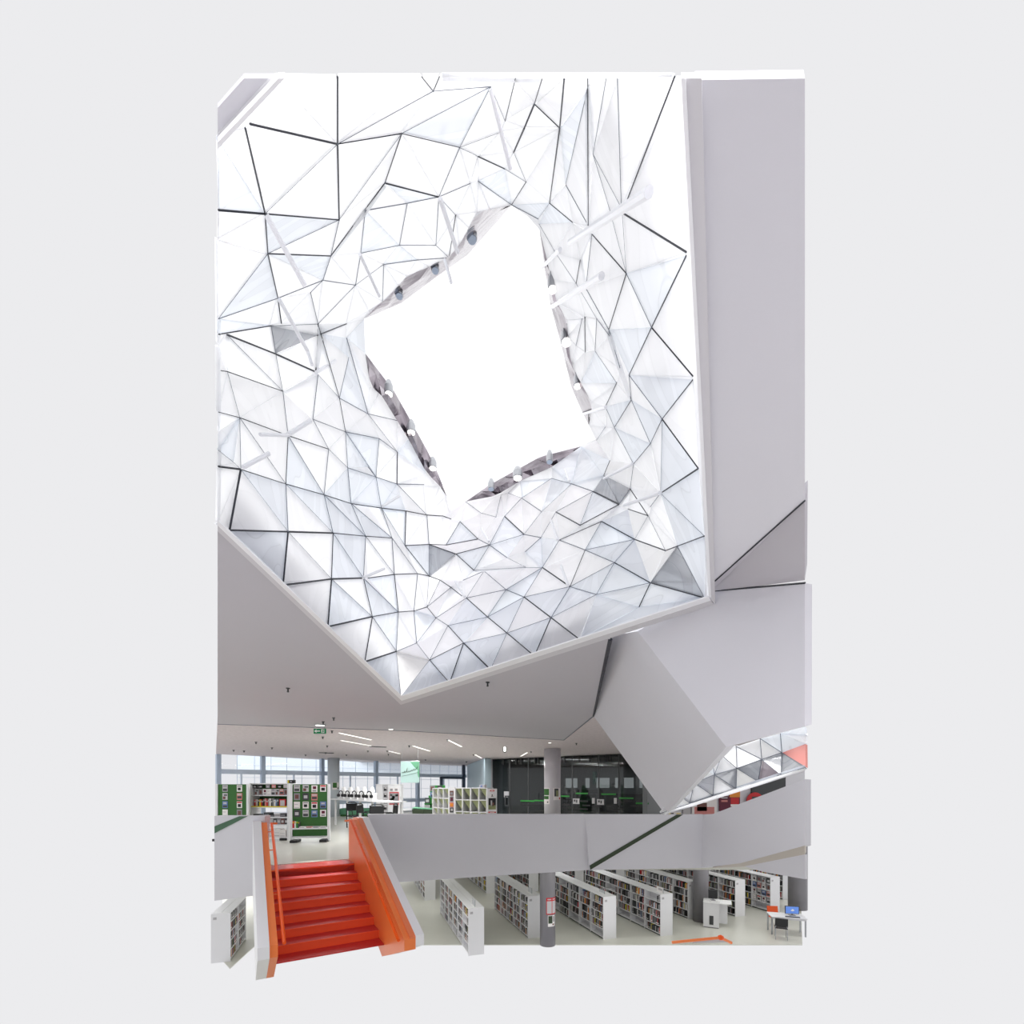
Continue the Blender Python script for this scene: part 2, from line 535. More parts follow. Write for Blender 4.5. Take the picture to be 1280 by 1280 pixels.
nj.append(GL)
for i in range(len(nj) - 1):
    MB().box(nj[i] + .03, -.012, .05, nj[i + 1] - .03, .012, ZC - .02).build('pane', 'tglass', room)
mb = MB()
for t in nj:
    mb.box(t - .03, -.02, 0, t + .03, .02, ZC)
mb.box(0, -.02, 0, GL, .02, .05)
mb.build('joint', 'dark', room)
mb = MB()
for t in nj[1:-1]:
    for s in (-.42, .42):
        mb.box(t + s - .05, -.07, ZC - .33, t + s + .05, .02, ZC - .02)
mb.build('clamp', 'black', room)
# the dim room: side walls, back wall with small windows, ceiling
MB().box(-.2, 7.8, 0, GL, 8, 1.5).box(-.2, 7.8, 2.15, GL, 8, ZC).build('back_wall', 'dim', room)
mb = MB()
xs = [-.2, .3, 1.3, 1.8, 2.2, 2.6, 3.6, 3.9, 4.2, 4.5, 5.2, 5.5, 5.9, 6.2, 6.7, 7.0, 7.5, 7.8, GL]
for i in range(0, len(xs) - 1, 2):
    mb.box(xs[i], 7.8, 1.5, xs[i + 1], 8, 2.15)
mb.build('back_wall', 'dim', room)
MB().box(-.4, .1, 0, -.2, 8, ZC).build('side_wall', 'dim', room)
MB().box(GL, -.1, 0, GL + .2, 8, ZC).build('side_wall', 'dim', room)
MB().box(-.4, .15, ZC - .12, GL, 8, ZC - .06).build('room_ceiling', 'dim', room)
rl = bpy.data.lights.new('room_light', 'AREA'); rl.size = 4; rl.energy = 110  # fill lamp added to lift the dark room
ro = bpy.data.objects.new('room_light', rl); COL.objects.link(ro); ro.parent = room; ro.location = (GL / 2, 4, ZC - .2)
MB().box(-.4, .15, .002, GL, 8, .02).build('room_floor', 'dark', room)
for (x, h) in ((1.2, 1.4), (3.9, 1.15), (6.2, 1.3)):
    MB().box(x, 6.6, 0, x + 2.2, 7.2, h).build('room_cabinet', 'dark', room)
# stickers and dashes on the panes
def on_part(u, v):
    r = Vector(((u - CX) / F, 1))
    den = gd.x * r.y - gd.y * r.x
    t = (r.x * g0.y - r.y * g0.x) / den
    D = (g0 + gd * t).y
    return t, EYE - (v - HY) / F * D
mg, mk, mw = MB(), MB(), MB()
for (u0, u1, v) in ((651, 668, 1001.5), (701, 712, 995.5), (720, 735, 992), (752, 770, 993), (774, 792, 998), (795, 811, 1004.5), (668, 680, 1001)):
    t0, z0 = on_part(u0, v); t1, z1 = on_part(u1, v)
    mg.box(t0, -.03, z1 - .03, t1, -.014, z1 + .04)
for (u0, u1, v) in ((651, 664, 1003), (651, 680, 1007), (703, 712, 1006), (713, 722, 1001), (724, 735, 1001.5), (728, 738, 1007), (740, 752, 1008), (758, 775, 1008), (781, 790, 1001.5), (702, 715, 1010), (718, 735, 1011.5), (760, 780, 1012), (788, 806, 1008)):
    t0, z0 = on_part(u0, v); t1, z1 = on_part(u1, v)
    mk.box(t0, -.03, z1 - .04, t1, -.014, z1 + .04)
mg.build('green_dash', 'green_b', room)
mk.build('dark_dash', 'black', room)
for (u, v) in ((720.5, 1001.5), (751, 1002.5), (769.5, 1001), (742, 1001)):
    t0, z0 = on_part(u, v)
    w = .17 if u not in (769.5, 742) else .07
    a = MB().box(t0 - w, -.035, z0 - .13, t0 + w, -.014, z0 + .13)
    if w > .1:
        a.box(t0 - w * .7, -.04, z0 - .02, t0 - w * .2, -.035, z0 + .08, 1).box(t0, -.04, z0 - .07, t0 + w * .4, -.035, z0 + .07, 1)
    a.build('sticker', ['grey_l', 'dark'], room)
t0, z0 = on_part(633.5, 993)
MB().box(t0 - .16, -.04, z0 - .16, t0 + .16, -.014, z0 + .16).build('sticker', 'grey_l', room)
t0, z0 = on_part(634.5, 1001)
MB().box(t0 - .14, -.08, z0 - .28, t0 - .08, -.04, z0 + .28).box(t0 + .08, -.08, z0 - .28, t0 + .14, -.04, z0 + .28).box(t0 - .14, -.08, z0 + .22, t0 + .14, -.04, z0 + .28).box(t0 - .14, -.08, z0 - .28, t0 + .14, -.04, z0 - .22).build('door_handle', 'dark', room)

# wall with posters at the right, behind the rising parapet
Dw = 16.0
struct(MB().box(xr(Dw, 838), Dw, 0, xr(Dw, 1006), Dw + .2, 2.3).build('wall_right', 'paint'), 'white wall carrying posters behind the rising parapet')

# ================================================================ THE LIGHT WELL
RIMP = [(47, 432), (502, 872), (885, 747.5), (851, 60), (395, 60)]       # lower edge, as seen
HOLE = [(455, 399), (502, 379), (544, 347.5), (584.5, 319), (639.5, 257), (660, 271), (674, 287), (680, 332), (688, 382), (701, 430), (713.5, 482),
        (726, 512), (735.5, 531), (746, 548), (726, 558), (675, 571), (612, 606), (582, 627), (562, 640), (558, 620), (549, 595), (535, 565), (494, 491), (457, 442)]
ZT = 6.4
HC = Vector((600, 445))

def hit(poly, d):
    best = None
    for i in range(len(poly)):
        a, b = Vector(poly[i]), Vector(poly[(i + 1) % len(poly)])
        e = b - a
        den = d.x * e.y - d.y * e.x
        if abs(den) < 1e-9: continue
        r = a - HC
        t = (r.x * e.y - r.y * e.x) / den
        s = (r.x * d.y - r.y * d.x) / den
        if t > 0 and -1e-6 <= s <= 1 + 1e-6 and (best is None or t > best):
            best = t
    return best

def well(u, v):
    """point of the light well's funnel seen at (u, v): ruled between the lower edge and the roof opening"""
    d = Vector((u, v)) - HC
    r = d.length
    d = d / max(r, 1e-6)
    ru, rl = hit(HOLE, d), hit(RIMP, d)
    Du = (ZT - EYE) * F / (HY - (HC + d * ru).y)
    Dl = (ZC + .02 - EYE) * F / (HY - (HC + d * rl).y)
    s = min(max((r - ru) / (rl - ru), -.05), 1.05)
    t = s * Du / (s * Du + (1 - s) * Dl)
    return Du + (Dl - Du) * t, t

REG = {'1': (280, 100, 3.5556), '2': (640, 100, 3.5556), '3': (280, 380, 3.5556), '4': (640, 400, 3.5556), '5': (280, 600, 3.5556), 'Z': (460, 560, 4.0), 'K': (560, 100, 5.818), 'H': (440, 240, 5.818), 'V': (640, 280, 8.0), 'W': (640, 420, 8.0)}
# joints read off the photograph: region, weight (px), then polylines
J = [
 ('1', 2.4, '95,215 183,595 -25,578'), ('1', 2.2, '115,195 505,285 505,-20'), ('1', 2.0, '505,285 512,622'), ('1', 1.3, '183,595 510,620'), ('1', 1.5, '183,595 195,772 240,970 255,1082'),
 ('1', .6, '183,595 505,285'), ('1', .6, '510,620 195,772'), ('1', 1.3, '195,772 475,782'), ('1', .9, '510,620 475,782 440,890'), ('1', .8, '440,890 238,970'), ('1', .7, '238,970 -25,1062'), ('1', .6, '195,772 -25,1062'),
 ('1', 1.2, '505,285 790,238 715,458 475,782'), ('1', .7, '505,285 930,50'), ('1', 1.2, '930,50 870,-25'), ('1', 1.2, '930,50 960,-20'), ('1', .7, '930,50 1185,30'), ('1', .6, '790,238 1185,30'),
 ('1', 1.0, '790,238 1048,300'), ('1', .8, '1048,300 1185,30'), ('1', 1.6, '715,458 955,520'), ('1', .9, '1048,300 955,520'), ('1', .9, '955,520 815,548 628,580 608,770'), ('1', .9, '815,548 780,735'), ('1', .6, '608,770 780,735 942,735'),
 ('1', .9, '955,520 942,735'), ('1', .9, '608,770 585,912'), ('1', .8, '440,890 585,912'), ('1', .9, '385,945 418,1085'), ('1', .6, '440,890 385,945'), ('1', .8, '710,820 705,985'), ('1', .8, '710,820 860,800 1000,790'), ('1', .5, '942,735 1000,790'),
 ('1', 1.0, '1030,600 1000,790'), ('1', .6, '955,520 1030,600'), ('1', 1.3, '1130,340 1248,395'), ('1', .6, '1048,300 1130,340'), ('1', .8, '1130,450 1278,555'), ('1', .8, '955,520 1095,460'), ('1', .5, '585,912 710,820'), ('1', .5, '505,620 790,238'), ('1', .6, '585,912 418,1085'),
 ('K', 1.1, '685,-10 628,175'), ('K', 2.2, '628,175 555,350 478,525'), ('K', 1.3, '628,175 812,350'), ('K', 2.0, '845,-10 812,350'), ('K', 1.5, '812,350 738,895'), ('K', 1.0, '738,895 905,1035'), ('K', 1.0, '415,300 490,-10'),
 ('K', .8, '1020,40 855,760'), ('K', .9, '855,760 1020,1060'), ('K', 1.3, '1015,-10 1035,1060'), ('K', .8, '1150,-10 1055,540'), ('K', .6, '1055,540 1260,930'), ('K', .6, '1055,540 1180,960'), ('K', .9, '1232,-10 1260,940'), ('K', 1.0, '465,905 568,742'), ('K', .8, '465,905 655,1010'),
 ('K', .5, '300,50 415,300'), ('K', .5, '478,525 568,742'), ('K', .4, '738,895 655,1010'), ('K', .5, '380,380 70,500'), ('K', .5, '408,645 568,742'),
 ('2', 1.9, '725,-20 490,590 775,765'), ('2', 1.9, '775,780 620,1100'), ('2', 1.3, '355,685 508,860 430,1110'), ('2', .8, '350,680 328,925 430,1110 480,1280'), ('2', .8, '508,860 620,1100'), ('2', 1.0, '303,800 285,905'), ('2', .5, '490,600 508,860'), ('2', .5, '435,590 508,860'), ('2', .4, '285,905 376,1060'),
 ('V', .8, '850,960 975,1120'), ('V', .7, '830,1270 845,960'), ('V', 1.1, '728,930 732,1280'), ('V', .7, '700,950 640,1215'), ('V', .5, '270,0 430,280 635,590'),
 ('4', 1.6, '620,40 804,250'), ('4', 1.6, '804,265 667,440'), ('4', 1.3, '620,40 520,245'), ('4', .8, '520,245 667,440'), ('4', 1.5, '667,440 828,660'), ('4', 1.9, '828,660 660,770'), ('4', .8, '520,245 530,355'), ('4', 1.0, '530,355 455,478'), ('4', .6, '530,355 615,550'), ('4', 1.0, '667,440 615,550 540,640'),
 ('4', .6, '455,478 540,640'), ('4', .9, '660,770 615,830'), ('4', .5, '660,770 855,960'), ('4', 1.3, '845,955 735,1005 682,1025 545,975'), ('4', .6, '735,1005 615,1168'), ('4', .7, '735,1005 855,1235'), ('4', 1.4, '615,1168 855,1240'), ('4', 1.2, '545,975 398,895'), ('4', 1.0, '398,895 210,978'),
 ('4', .7, '398,895 325,1022'), ('4', .9, '210,978 325,1022 455,1078'), ('4', .7, '325,1022 545,975'), ('4', .7, '455,1078 545,975'), ('4', 1.2, '455,1078 615,1168'), ('4', .7, '615,1168 375,1220'), ('4', .8, '455,1078 375,1220'), ('4', 1.1, '325,1022 258,1185'), ('4', .7, '258,1185 455,1078'),
 ('4', .8, '210,978 135,1100'), ('4', 1.4, '135,1100 258,1185'), ('4', .9, '258,1185 375,1220'), ('4', 1.6, '615,1168 565,1275'), ('4', 1.3, '195,853 303,912'), ('4', .7, '195,853 360,762'), ('4', 1.3, '360,762 475,820 303,912'), ('4', .5, '360,762 303,912'), ('4', .8, '265,728 360,762'), ('4', .9, '475,820 525,750'),
 ('4', 1.2, '525,750 605,870'), ('4', 1.0, '515,840 602,875'), ('4', 1.0, '435,625 408,690'), ('4', 1.0, '465,280 415,385'), ('4', .5, '368,135 465,280'), ('4', .9, '430,40 530,355'), ('4', .6, '368,135 378,5'), ('4', .5, '415,385 455,478'), ('4', .5, '605,870 682,1025'), ('4', .5, '605,870 545,975'), ('4', .5, '415,475 375,535'),
 ('4', .6, '525,750 540,640'), ('4', .4, '660,450 655,770'),
 ('Z', .9, '0,95 40,145 145,180 280,183'), ('Z', .9, '145,180 147,20'), ('Z', .8, '40,145 67,300'), ('Z', 1.1, '0,292 67,300 190,315 295,335 375,340 415,355'), ('Z', .9, '145,180 295,335'), ('Z', 1.2, '190,315 185,488'), ('Z', 1.1, '185,488 305,482 390,485 550,455'), ('Z', .7, '67,300 120,450'), ('Z', .9, '295,335 305,482'),
 ('Z', .9, '460,368 390,485'), ('Z', 1.0, '460,368 550,455'), ('Z', .9, '550,455 608,485'), ('Z', .7, '608,485 683,342'), ('Z', 1.3, '683,342 780,432'), ('Z', .6, '608,485 780,432'), ('Z', 1.1, '305,482 440,530 608,485'), ('Z', 1.1, '440,530 530,612'), ('Z', .9, '608,485 695,548'), ('Z', .4, '695,548 790,597'), ('Z', .9, '780,432 865,448'),
 ('Z', .7, '608,485 530,612'), ('Z', .5, '530,612 790,597 870,600'), ('Z', .9, '580,615 690,708 780,745'), ('Z', .8, '580,615 475,662'), ('Z', .6, '580,615 492,750'), ('Z', .8, '492,750 690,708'), ('Z', .6, '690,708 870,600'), ('Z', .6, '690,708 598,845'), ('Z', 1.3, '492,750 598,845 695,925'), ('Z', .8, '492,750 340,850'), ('Z', .7, '780,745 695,925'),
 ('Z', .7, '598,845 780,745'), ('Z', 1.6, '780,745 915,848'), ('Z', .7, '915,848 695,925'), ('Z', 1.6, '870,600 1010,690'), ('Z', .8, '870,600 780,745'), ('Z', .7, '780,745 1010,690'), ('Z', .8, '1010,690 1085,515'), ('Z', .9, '1010,690 915,848'), ('Z', .7, '915,848 1140,735'),
 ('Z', 1.7, '915,848 1064,962'), ('Z', 1.7, '915,848 832,1040'), ('Z', 1.5, '695,925 826,1040'), ('Z', .7, '695,925 612,1108'), ('Z', .6, '695,925 478,975'), ('Z', 2.0, '478,975 608,1110'), ('Z', 1.5, '472,980 408,1175'), ('Z', 1.0, '472,980 308,1060'), ('Z', 1.2, '308,1060 402,1172'), ('Z', 1.2, '478,975 400,888'), ('Z', .8, '400,888 340,850'),
 ('Z', .6, '400,888 598,845'), ('Z', .8, '400,888 308,1060'), ('Z', 1.1, '340,850 295,795'), ('Z', .9, '295,795 415,697'), ('Z', .9, '295,795 360,660'), ('Z', 1.0, '295,795 230,815 152,820 22,843'), ('Z', .8, '230,815 248,628'), ('Z', 1.1, '0,650 132,632 248,628 305,640 360,660 415,697 470,740'), ('Z', .9, '132,632 120,450'),
 ('Z', .9, '120,450 248,628'), ('Z', 1.2, '185,488 305,640'), ('Z', .6, '305,640 305,482'), ('Z', .6, '305,640 295,795'), ('Z', 1.0, '132,632 152,820'), ('Z', .7, '152,820 142,1017'), ('Z', .9, '22,843 142,1017'), ('Z', .8, '230,815 243,975'), ('Z', .8, '243,975 340,850'), ('Z', .8, '142,1017 243,975 308,1060'), ('Z', .5, '142,1017 165,1245'), ('Z', .5, '308,1060 165,1245'),
 ('Z', .5, '565,325 640,345'), ('Z', .6, '665,235 640,345'), ('Z', .6, '487,268 565,325'), ('Z', .8, '768,250 868,318'), ('Z', .6, '768,250 918,152 1015,180'), ('Z', .5, '868,318 1015,180'), ('Z', .9, '1015,180 1125,215'), ('Z', 1.6, '1125,215 1250,283'), ('Z', .6, '683,342 768,250'), ('Z', .5, '780,432 868,318'), ('Z', .6, '865,448 940,320'),
 ('Z', .8, '785,520 865,448'), ('Z', .4, '700,225 768,250'), ('Z', .5, '870,600 955,460'),
 ('3', 1.1, '-25,135 210,97'), ('3', 2.0, '12,135 230,222 408,302'), ('3', .9, '210,97 230,222'), ('3', 1.6, '408,302 415,95'), ('3', .6, '210,97 415,95'), ('3', .7, '12,135 262,388'), ('3', 1.0, '-20,295 15,300 262,388'), ('3', .7, '230,222 262,388'), ('3', .9, '262,388 285,585'), ('3', .9, '418,315 395,512'), ('3', .9, '415,310 513,418'),
 ('3', 1.0, '415,95 513,418 540,568'), ('3', .9, '513,418 640,488'), ('3', 1.1, '415,140 545,88'), ('3', .9, '545,150 640,488'), ('3', .7, '555,236 513,418'), ('3', .8, '395,512 540,568 690,598'), ('3', .8, '395,512 465,645'), ('3', 1.0, '285,585 465,645'), ('3', 1.0, '-25,480 70,505 285,585'), ('3', .8, '70,505 275,800'), ('3', .7, '70,505 75,735'),
 ('3', .6, '15,300 70,505'), ('3', 1.0, '285,585 275,800'), ('3', .9, '285,585 445,848'), ('3', .8, '465,645 445,848'), ('3', .7, '465,645 550,728'), ('3', .8, '540,568 550,728'), ('3', .8, '540,568 675,768'), ('3', .7, '550,728 675,768'), ('3', .6, '690,598 675,768'), ('3', .8, '690,598 772,656'), ('3', 1.2, '772,656 765,800'), ('3', .7, '640,488 770,518'), ('3', .6, '640,488 772,656'),
 ('3', 1.0, '75,735 275,800 445,848 565,887 700,905'), ('3', .8, '550,728 565,887'), ('3', .6, '675,768 700,905'), ('3', 2.4, '75,740 25,1005'), ('3', 2.2, '-25,722 75,735'), ('3', .9, '275,800 285,1012'), ('3', 2.0, '25,1012 285,1014 485,1018'), ('3', .6, '275,800 485,1018'), ('3', .8, '445,848 485,1018'), ('3', .9, '445,848 630,1032'), ('3', .8, '565,887 630,1032'), ('3', .9, '565,887 745,1040'),
 ('3', 1.0, '485,1018 630,1032 745,1040'), ('3', .6, '700,905 805,1075'), ('3', .8, '900,935 910,1068'), ('3', 2.0, '285,1014 264,1235'), ('3', 1.2, '485,1018 478,1222'), ('3', 2.0, '275,1248 478,1222 620,1218'), ('3', .6, '285,1014 478,1222'), ('3', .7, '485,1018 620,1218'), ('3', .9, '630,1032 620,1218'), ('3', .7, '630,1032 760,1200'), ('3', .8, '745,1040 760,1200'), ('3', .8, '75,735 45,705 -25,650'),
 ('3', .5, '75,735 285,1012'),
 ('5', 1.7, '478,442 462,652'), ('5', 1.9, '470,656 660,605'), ('5', 1.0, '620,438 660,605'), ('5', .7, '478,442 660,605'), ('5', 1.4, '660,605 626,808'), ('5', 2.0, '628,808 768,763'), ('5', .8, '660,605 768,763'), ('5', .9, '620,438 775,585'),
]
pts2, pw, cons, cw = [], [], [], {}
def node(u, v):
    for i, p in enumerate(pts2):
        if (p.x - u) ** 2 + (p.y - v) ** 2 < 3.6 ** 2:
            return i
    pts2.append(Vector((u, v)))
    return len(pts2) - 1
for reg, w, s in J:
    ox, oy, sc = REG[reg]
    prev = None
    for tok in s.split():
        x, y = map(float, tok.split(','))
        i = node(ox + x / sc, oy + y / sc)
        if prev is not None and prev != i:
            k = (min(prev, i), max(prev, i))
            cons.append(k)
            cw[k] = max(w, cw.get(k, 0))
        prev = i
njoint = len(cons)
def addpoly(poly, closed=True):
    ids = [node(*p) for p in poly]
    for i in range(len(ids) - (0 if closed else 1)):
        j = (i + 1) % len(ids)
        if ids[i] != ids[j]:
            cons.append((min(ids[i], ids[j]), max(ids[i], ids[j])))
# outer outlines of the mirror bands around the roof opening
def px(reg, s):
    ox, oy, sc = REG[reg]
    return [(ox + float(a.split(',')[0]) / sc, oy + float(a.split(',')[1]) / sc) for a in s.split()]
BAND = {
 'top': ([(455, 399), (502, 379), (544, 347.5), (584.5, 319), (639.5, 257)], px('H', '110,905 125,860 215,815 340,680 400,610 560,545 690,490 780,390 850,260 910,145 1000,128 1158,98')),
 'left': ([(457, 442), (494, 491), (535, 565), (549, 595), (559, 621)], px('3', '628,222 650,365 690,390 820,600 900,750 960,810 990,856')),
 'right': ([(674, 287), (680, 332), (688, 382), (701, 430), (713.5, 482), (726, 512), (735.5, 531)], px('V', '272,55 345,340 390,550 445,770 545,960 560,1120') + px('W', '590,300 690,470 790,660 800,740 765,890')),
 'bottom': ([(582, 627), (612, 606), (675, 571), (726, 558)], px('Z', '488,268 640,238 760,165 920,95 1064,-8')),
}
EDGE = [(272, 653), (502, 872), (885, 747.5), (853, 96)]
LEFT = [(344, 96), (272, 173), (272, 300), (272, 430), (272, 540)]
addpoly(EDGE + LEFT)
addpoly(HOLE)
for _i, _o in BAND.values():
    addpoly(_o, False)
vv, ee, ff, ov, oe, of = delaunay_2d_cdt(pts2, cons, [], 0, 1e-4)

def inside(p, poly):
    c = False
    for i in range(len(poly)):
        a, b = poly[i], poly[i - 1]
        if (a[1] > p.y) != (b[1] > p.y) and p.x < (b[0] - a[0]) * (p.y - a[1]) / (b[1] - a[1]) + a[0]:
            c = not c
    return c
DOMAIN = EDGE + LEFT
bandpoly = {k: inner + list(reversed(outer)) for k, (inner, outer) in BAND.items()}
WN = []
for i, p in enumerate(vv):
    D, t = well(p.x, p.y)
    q = random.Random(int(p.x * 7) * 1000 + int(p.y * 7))
    amp = .055 * min(1, 4 * t * (1 - t) + .05)
    D *= 1 + q.uniform(-amp, amp)
    WN.append(at(p.x, p.y, D))

sky = thing('skylight', 'faceted white light well opening through the roof, walls of triangular film panels', 'skylight', (0, 0, 0))
tone = random.Random(11)
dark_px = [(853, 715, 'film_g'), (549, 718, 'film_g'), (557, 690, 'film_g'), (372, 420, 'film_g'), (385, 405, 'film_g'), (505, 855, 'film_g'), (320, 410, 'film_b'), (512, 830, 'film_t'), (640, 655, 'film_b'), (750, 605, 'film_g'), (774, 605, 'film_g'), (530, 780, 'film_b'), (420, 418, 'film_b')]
small = MB()
npan = 0
tris = []
for f in ff:
    if len(f) != 3: continue
    c = (vv[f[0]] + vv[f[1]] + vv[f[2]]) / 3
    ar = abs((vv[f[1]] - vv[f[0]]).cross(vv[f[2]] - vv[f[0]])) / 2
    if not inside(c, DOMAIN) or inside(c, HOLE) or ar < .5: continue
    if any(inside(c, bp) for bp in bandpoly.values()): continue
    tris.append((ar, f, c))
tris.sort(key=lambda t: -t[0])
def tray(mb, P, mi=0):
    """a sheet facing the room with its edges folded up behind it"""
    c = sum(P, Vector()) / 3
    n = (P[1] - P[0]).cross(P[2] - P[0]).normalized()
    if n.dot(c - EYEP) < 0: n = -n
    sk = .03 * min(1, c.y / 6)
    Q = [c + (p - c) * (1 - .006 / max(.05, (p - c).length)) for p in P]
    k = len(mb.v)
    mb.v += [tuple(q) for q in Q] + [tuple(q + n * sk) for q in Q]
    mb.face([k, k + 1, k + 2], mi)
    for i in range(3):
        j = (i + 1) % 3
        mb.face([k + i, k + j, k + 3 + j, k + 3 + i], mi)
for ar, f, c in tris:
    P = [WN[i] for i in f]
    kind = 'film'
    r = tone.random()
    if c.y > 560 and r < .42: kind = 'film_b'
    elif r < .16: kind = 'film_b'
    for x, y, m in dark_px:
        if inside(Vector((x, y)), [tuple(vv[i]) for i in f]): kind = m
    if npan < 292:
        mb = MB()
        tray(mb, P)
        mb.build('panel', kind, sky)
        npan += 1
    else:
        tray(small, P)
if small.v:
    o = small.build('panel_remnants', 'film', sky)
    o['kind'] = 'stuff'
# joints: thin bars along the traced lines, dark where wide
mbd, mbp = MB(), MB()
for ei, e in enumerate(ee):
    src = [s for s in oe[ei] if s < njoint]
    if not src: continue
    w = max(cw[cons[s]] for s in src)
    a, b = WN[e[0]], WN[e[1]]
    mid = (vv[e[0]] + vv[e[1]]) / 2
    if not inside(mid, DOMAIN) or inside(mid, HOLE): continue
    D = (a.y + b.y) / 2
    h = w * D / F / 2 * .95
    (mbd if w >= .95 else mbp).tube([a + (EYEP - a) * .004, b + (EYEP - b) * .004], h, 4)
o = mbd.build('joint_bars', 'joint', sky); o['kind'] = 'stuff'
o = mbp.build('joint_lines', 'joint_pale', sky); o['kind'] = 'stuff'
# small connector knots where joints meet
mb = MB()
deg = {}
for (a, b), w in cw.items():
    if w >= 1.2:
        deg[a] = deg.get(a, 0) + 1; deg[b] = deg.get(b, 0) + 1
for i, k in deg.items():
    p = pts2[i]
    if k >= 2 and inside(p, DOMAIN):
        D, t = well(p.x, p.y)
        P = at(p.x, p.y, D * .985)
        h = 1.7 * D / F / 2
        mb.lathe([(h * .4, -h), (h, 0), (h * .4, h)], P, 5)
o = mb.build('joint_knots', 'joint_pale', sky); o['kind'] = 'stuff'
# white diffusing sheet added over the opening so it glows like bright sky
hp = [at(p[0], p[1], (ZT - EYE) * F / (HY - p[1])) for p in HOLE]
cen = sum(hp, Vector()) / len(hp)
gz = [cen + (p - cen) * 1.12 + Vector((0, 0, .3)) for p in hp]
me = bpy.data.meshes.new('roof_glazing')
me.from_pydata([tuple(p) for p in gz], [], [list(range(len(gz)))])
finish('roof_glazing', me, 'roofglass', sky)
mb = MB()
for i in range(len(hp)):
    j = (i + 1) % len(hp)
    k = len(mb.v)
    mb.v += [tuple(hp[i]), tuple(hp[j]), tuple(gz[j]), tuple(gz[i])]
    mb.face([k, k + 1, k + 2, k + 3])
mb.build('roof_curb', 'rim', sky)
# mirror bands with their lamps
for kx, (inner, outer) in BAND.items():
    mb = MB()
    nI, nO = len(inner), len(outer)
    N = 14
    def samp(pl, t):
        L = [0]
        for i in range(len(pl) - 1):
            L.append(L[-1] + (Vector(pl[i + 1]) - Vector(pl[i])).length)
        s = t * L[-1]
        for i in range(len(pl) - 1):
            if s <= L[i + 1] + 1e-6:
                q = (s - L[i]) / max(1e-6, L[i + 1] - L[i])
                return Vector(pl[i]).lerp(Vector(pl[i + 1]), q)
        return Vector(pl[-1])
    q = random.Random(5)
    rows = []
    for i in range(N + 1):
        a, b = samp(inner, i / N), samp(outer, i / N)
        Da = (ZT - EYE) * F / (HY - a.y)
        Db = well(b.x, b.y)[0]
        m_ = a.lerp(b, q.uniform(.35, .65))
        Dm = well(m_.x, m_.y)[0]
        rows.append((at(a.x, a.y, Da * .985), at(m_.x, m_.y, Dm * (.97 + q.uniform(-.03, .02))), at(b.x, b.y, Db * (.985 + q.uniform(-.012, .012)))))
    k0 = 0
    for i in range(N):
        k = len(mb.v)
        mb.v += [tuple(p) for p in rows[i]] + [tuple(p) for p in rows[i + 1]]
        for c in (0, 1):
            mb.face([k + c, k + 3 + c, k + 4 + c]); mb.face([k + c, k + 4 + c, k + 1 + c])
    mb.build('mirror_band', 'mirror', sky)
LAMPS = [(590, 298, 6.5, 0), (499, 369, 5, 0), (544, 337, 5, 0), (722, 482, 5, 1), (687, 577, 4.2, 0), (614, 611, 4.2, 0), (690.5, 361, 6, 1), (708, 427, 7, 1), (486, 492, 5.5, 1), (514, 540, 5.5, 1), (541, 585, 5, 1), (647, 597, 6, 1)]
for u, v, r, on in LAMPS:
    D = well(u, v)[0] * .95
    P = at(u, v, D)
    R = r * D / F
    l = MB().lathe([(R * .55, .14), (R, .08), (R, 0), (R * .86, -.005)], P, 14).build('lamp', 'steel', sky)
    MB().lathe([(R * .84, .0), (R * .84, -.012)], P, 14).build('lens', 'lamp' if on else 'frame', l)
# white tube struts; the short level one stands in for a reflection
STRUT = [(333, 269, 381, 357, 6.5), (349, 374, 384, 438, 5), (384, 438, 390, 456, 4), (613, 111, 638, 212, 5), (550, 248, 572, 316, 5.5), (556, 325, 564, 353, 4), (450, 318, 474, 370, 4), (712, 303, 811, 240, 8), (689, 384, 752, 345, 5.5),
         (676, 336, 700, 312, 4), (360, 543, 388, 526, 5), (325, 543, 360, 544, 4), (304, 584, 336, 567, 5), (395, 466, 419, 451, 4), (478, 633, 499, 620, 3), (724, 519, 757, 509, 3), (755, 598, 790, 580, 3.5), (780, 632, 825, 616, 4), (689, 651, 697, 675, 3.5), (701, 707, 710, 732, 3.5),
         (706, 587, 712, 602, 3), (569, 727, 581, 746, 3), (602, 661, 611, 677, 3), (454, 722, 480, 711, 3.5)]
for u0, v0, u1, v1, w in STRUT:
    D0 = well(u0, v0)[0]
    inside_end = inside(Vector((u1, v1)), HOLE)
    D1 = well(u1, v1)[0] if not inside_end else D0
    D0 *= .95; D1 = min(D1 * .93, D0 * 1.1)
    st = MB().tube([at(u0, v0, D0), at(u1, v1, D1)], w * (D0 + D1) / 2 / F / 2, 8).build('strut', 'tube', sky)
# the white edge of the well and its fascia
def bar(p, q, p2, q2, m, name, drop=.0, th=.012):
    A = [zc(*p, ZC - drop), zc(*q, ZC - drop), zc(*q2, ZC - drop), zc(*p2, ZC - drop)]
    MB().prism(A, (0, 0, th)).build(name, m, sky)
bar((272, 651), (502, 870), (272, 657), (502, 876), 'rim', 'edge_trim', .03)
bar((502, 870), (886, 746), (502, 876), (888, 751), 'rim', 'edge_trim', .03)
bar((886, 746), (851.5, 98), (889, 747), (857, 98), 'rim', 'edge_trim', .03)
bar((272, 657), (502, 876), (272, 664), (501, 881), 'fascia', 'fascia', .02)
bar((502, 876), (889, 751), (501, 881), (893, 756), 'fascia', 'fascia', .02)
bar((888, 748), (856, 98), (894, 756), (877, 98), 'fascia', 'fascia', .02)
bar((348, 98), (272, 178), (356, 98), (272, 187), 'rim', 'edge_trim', .03)
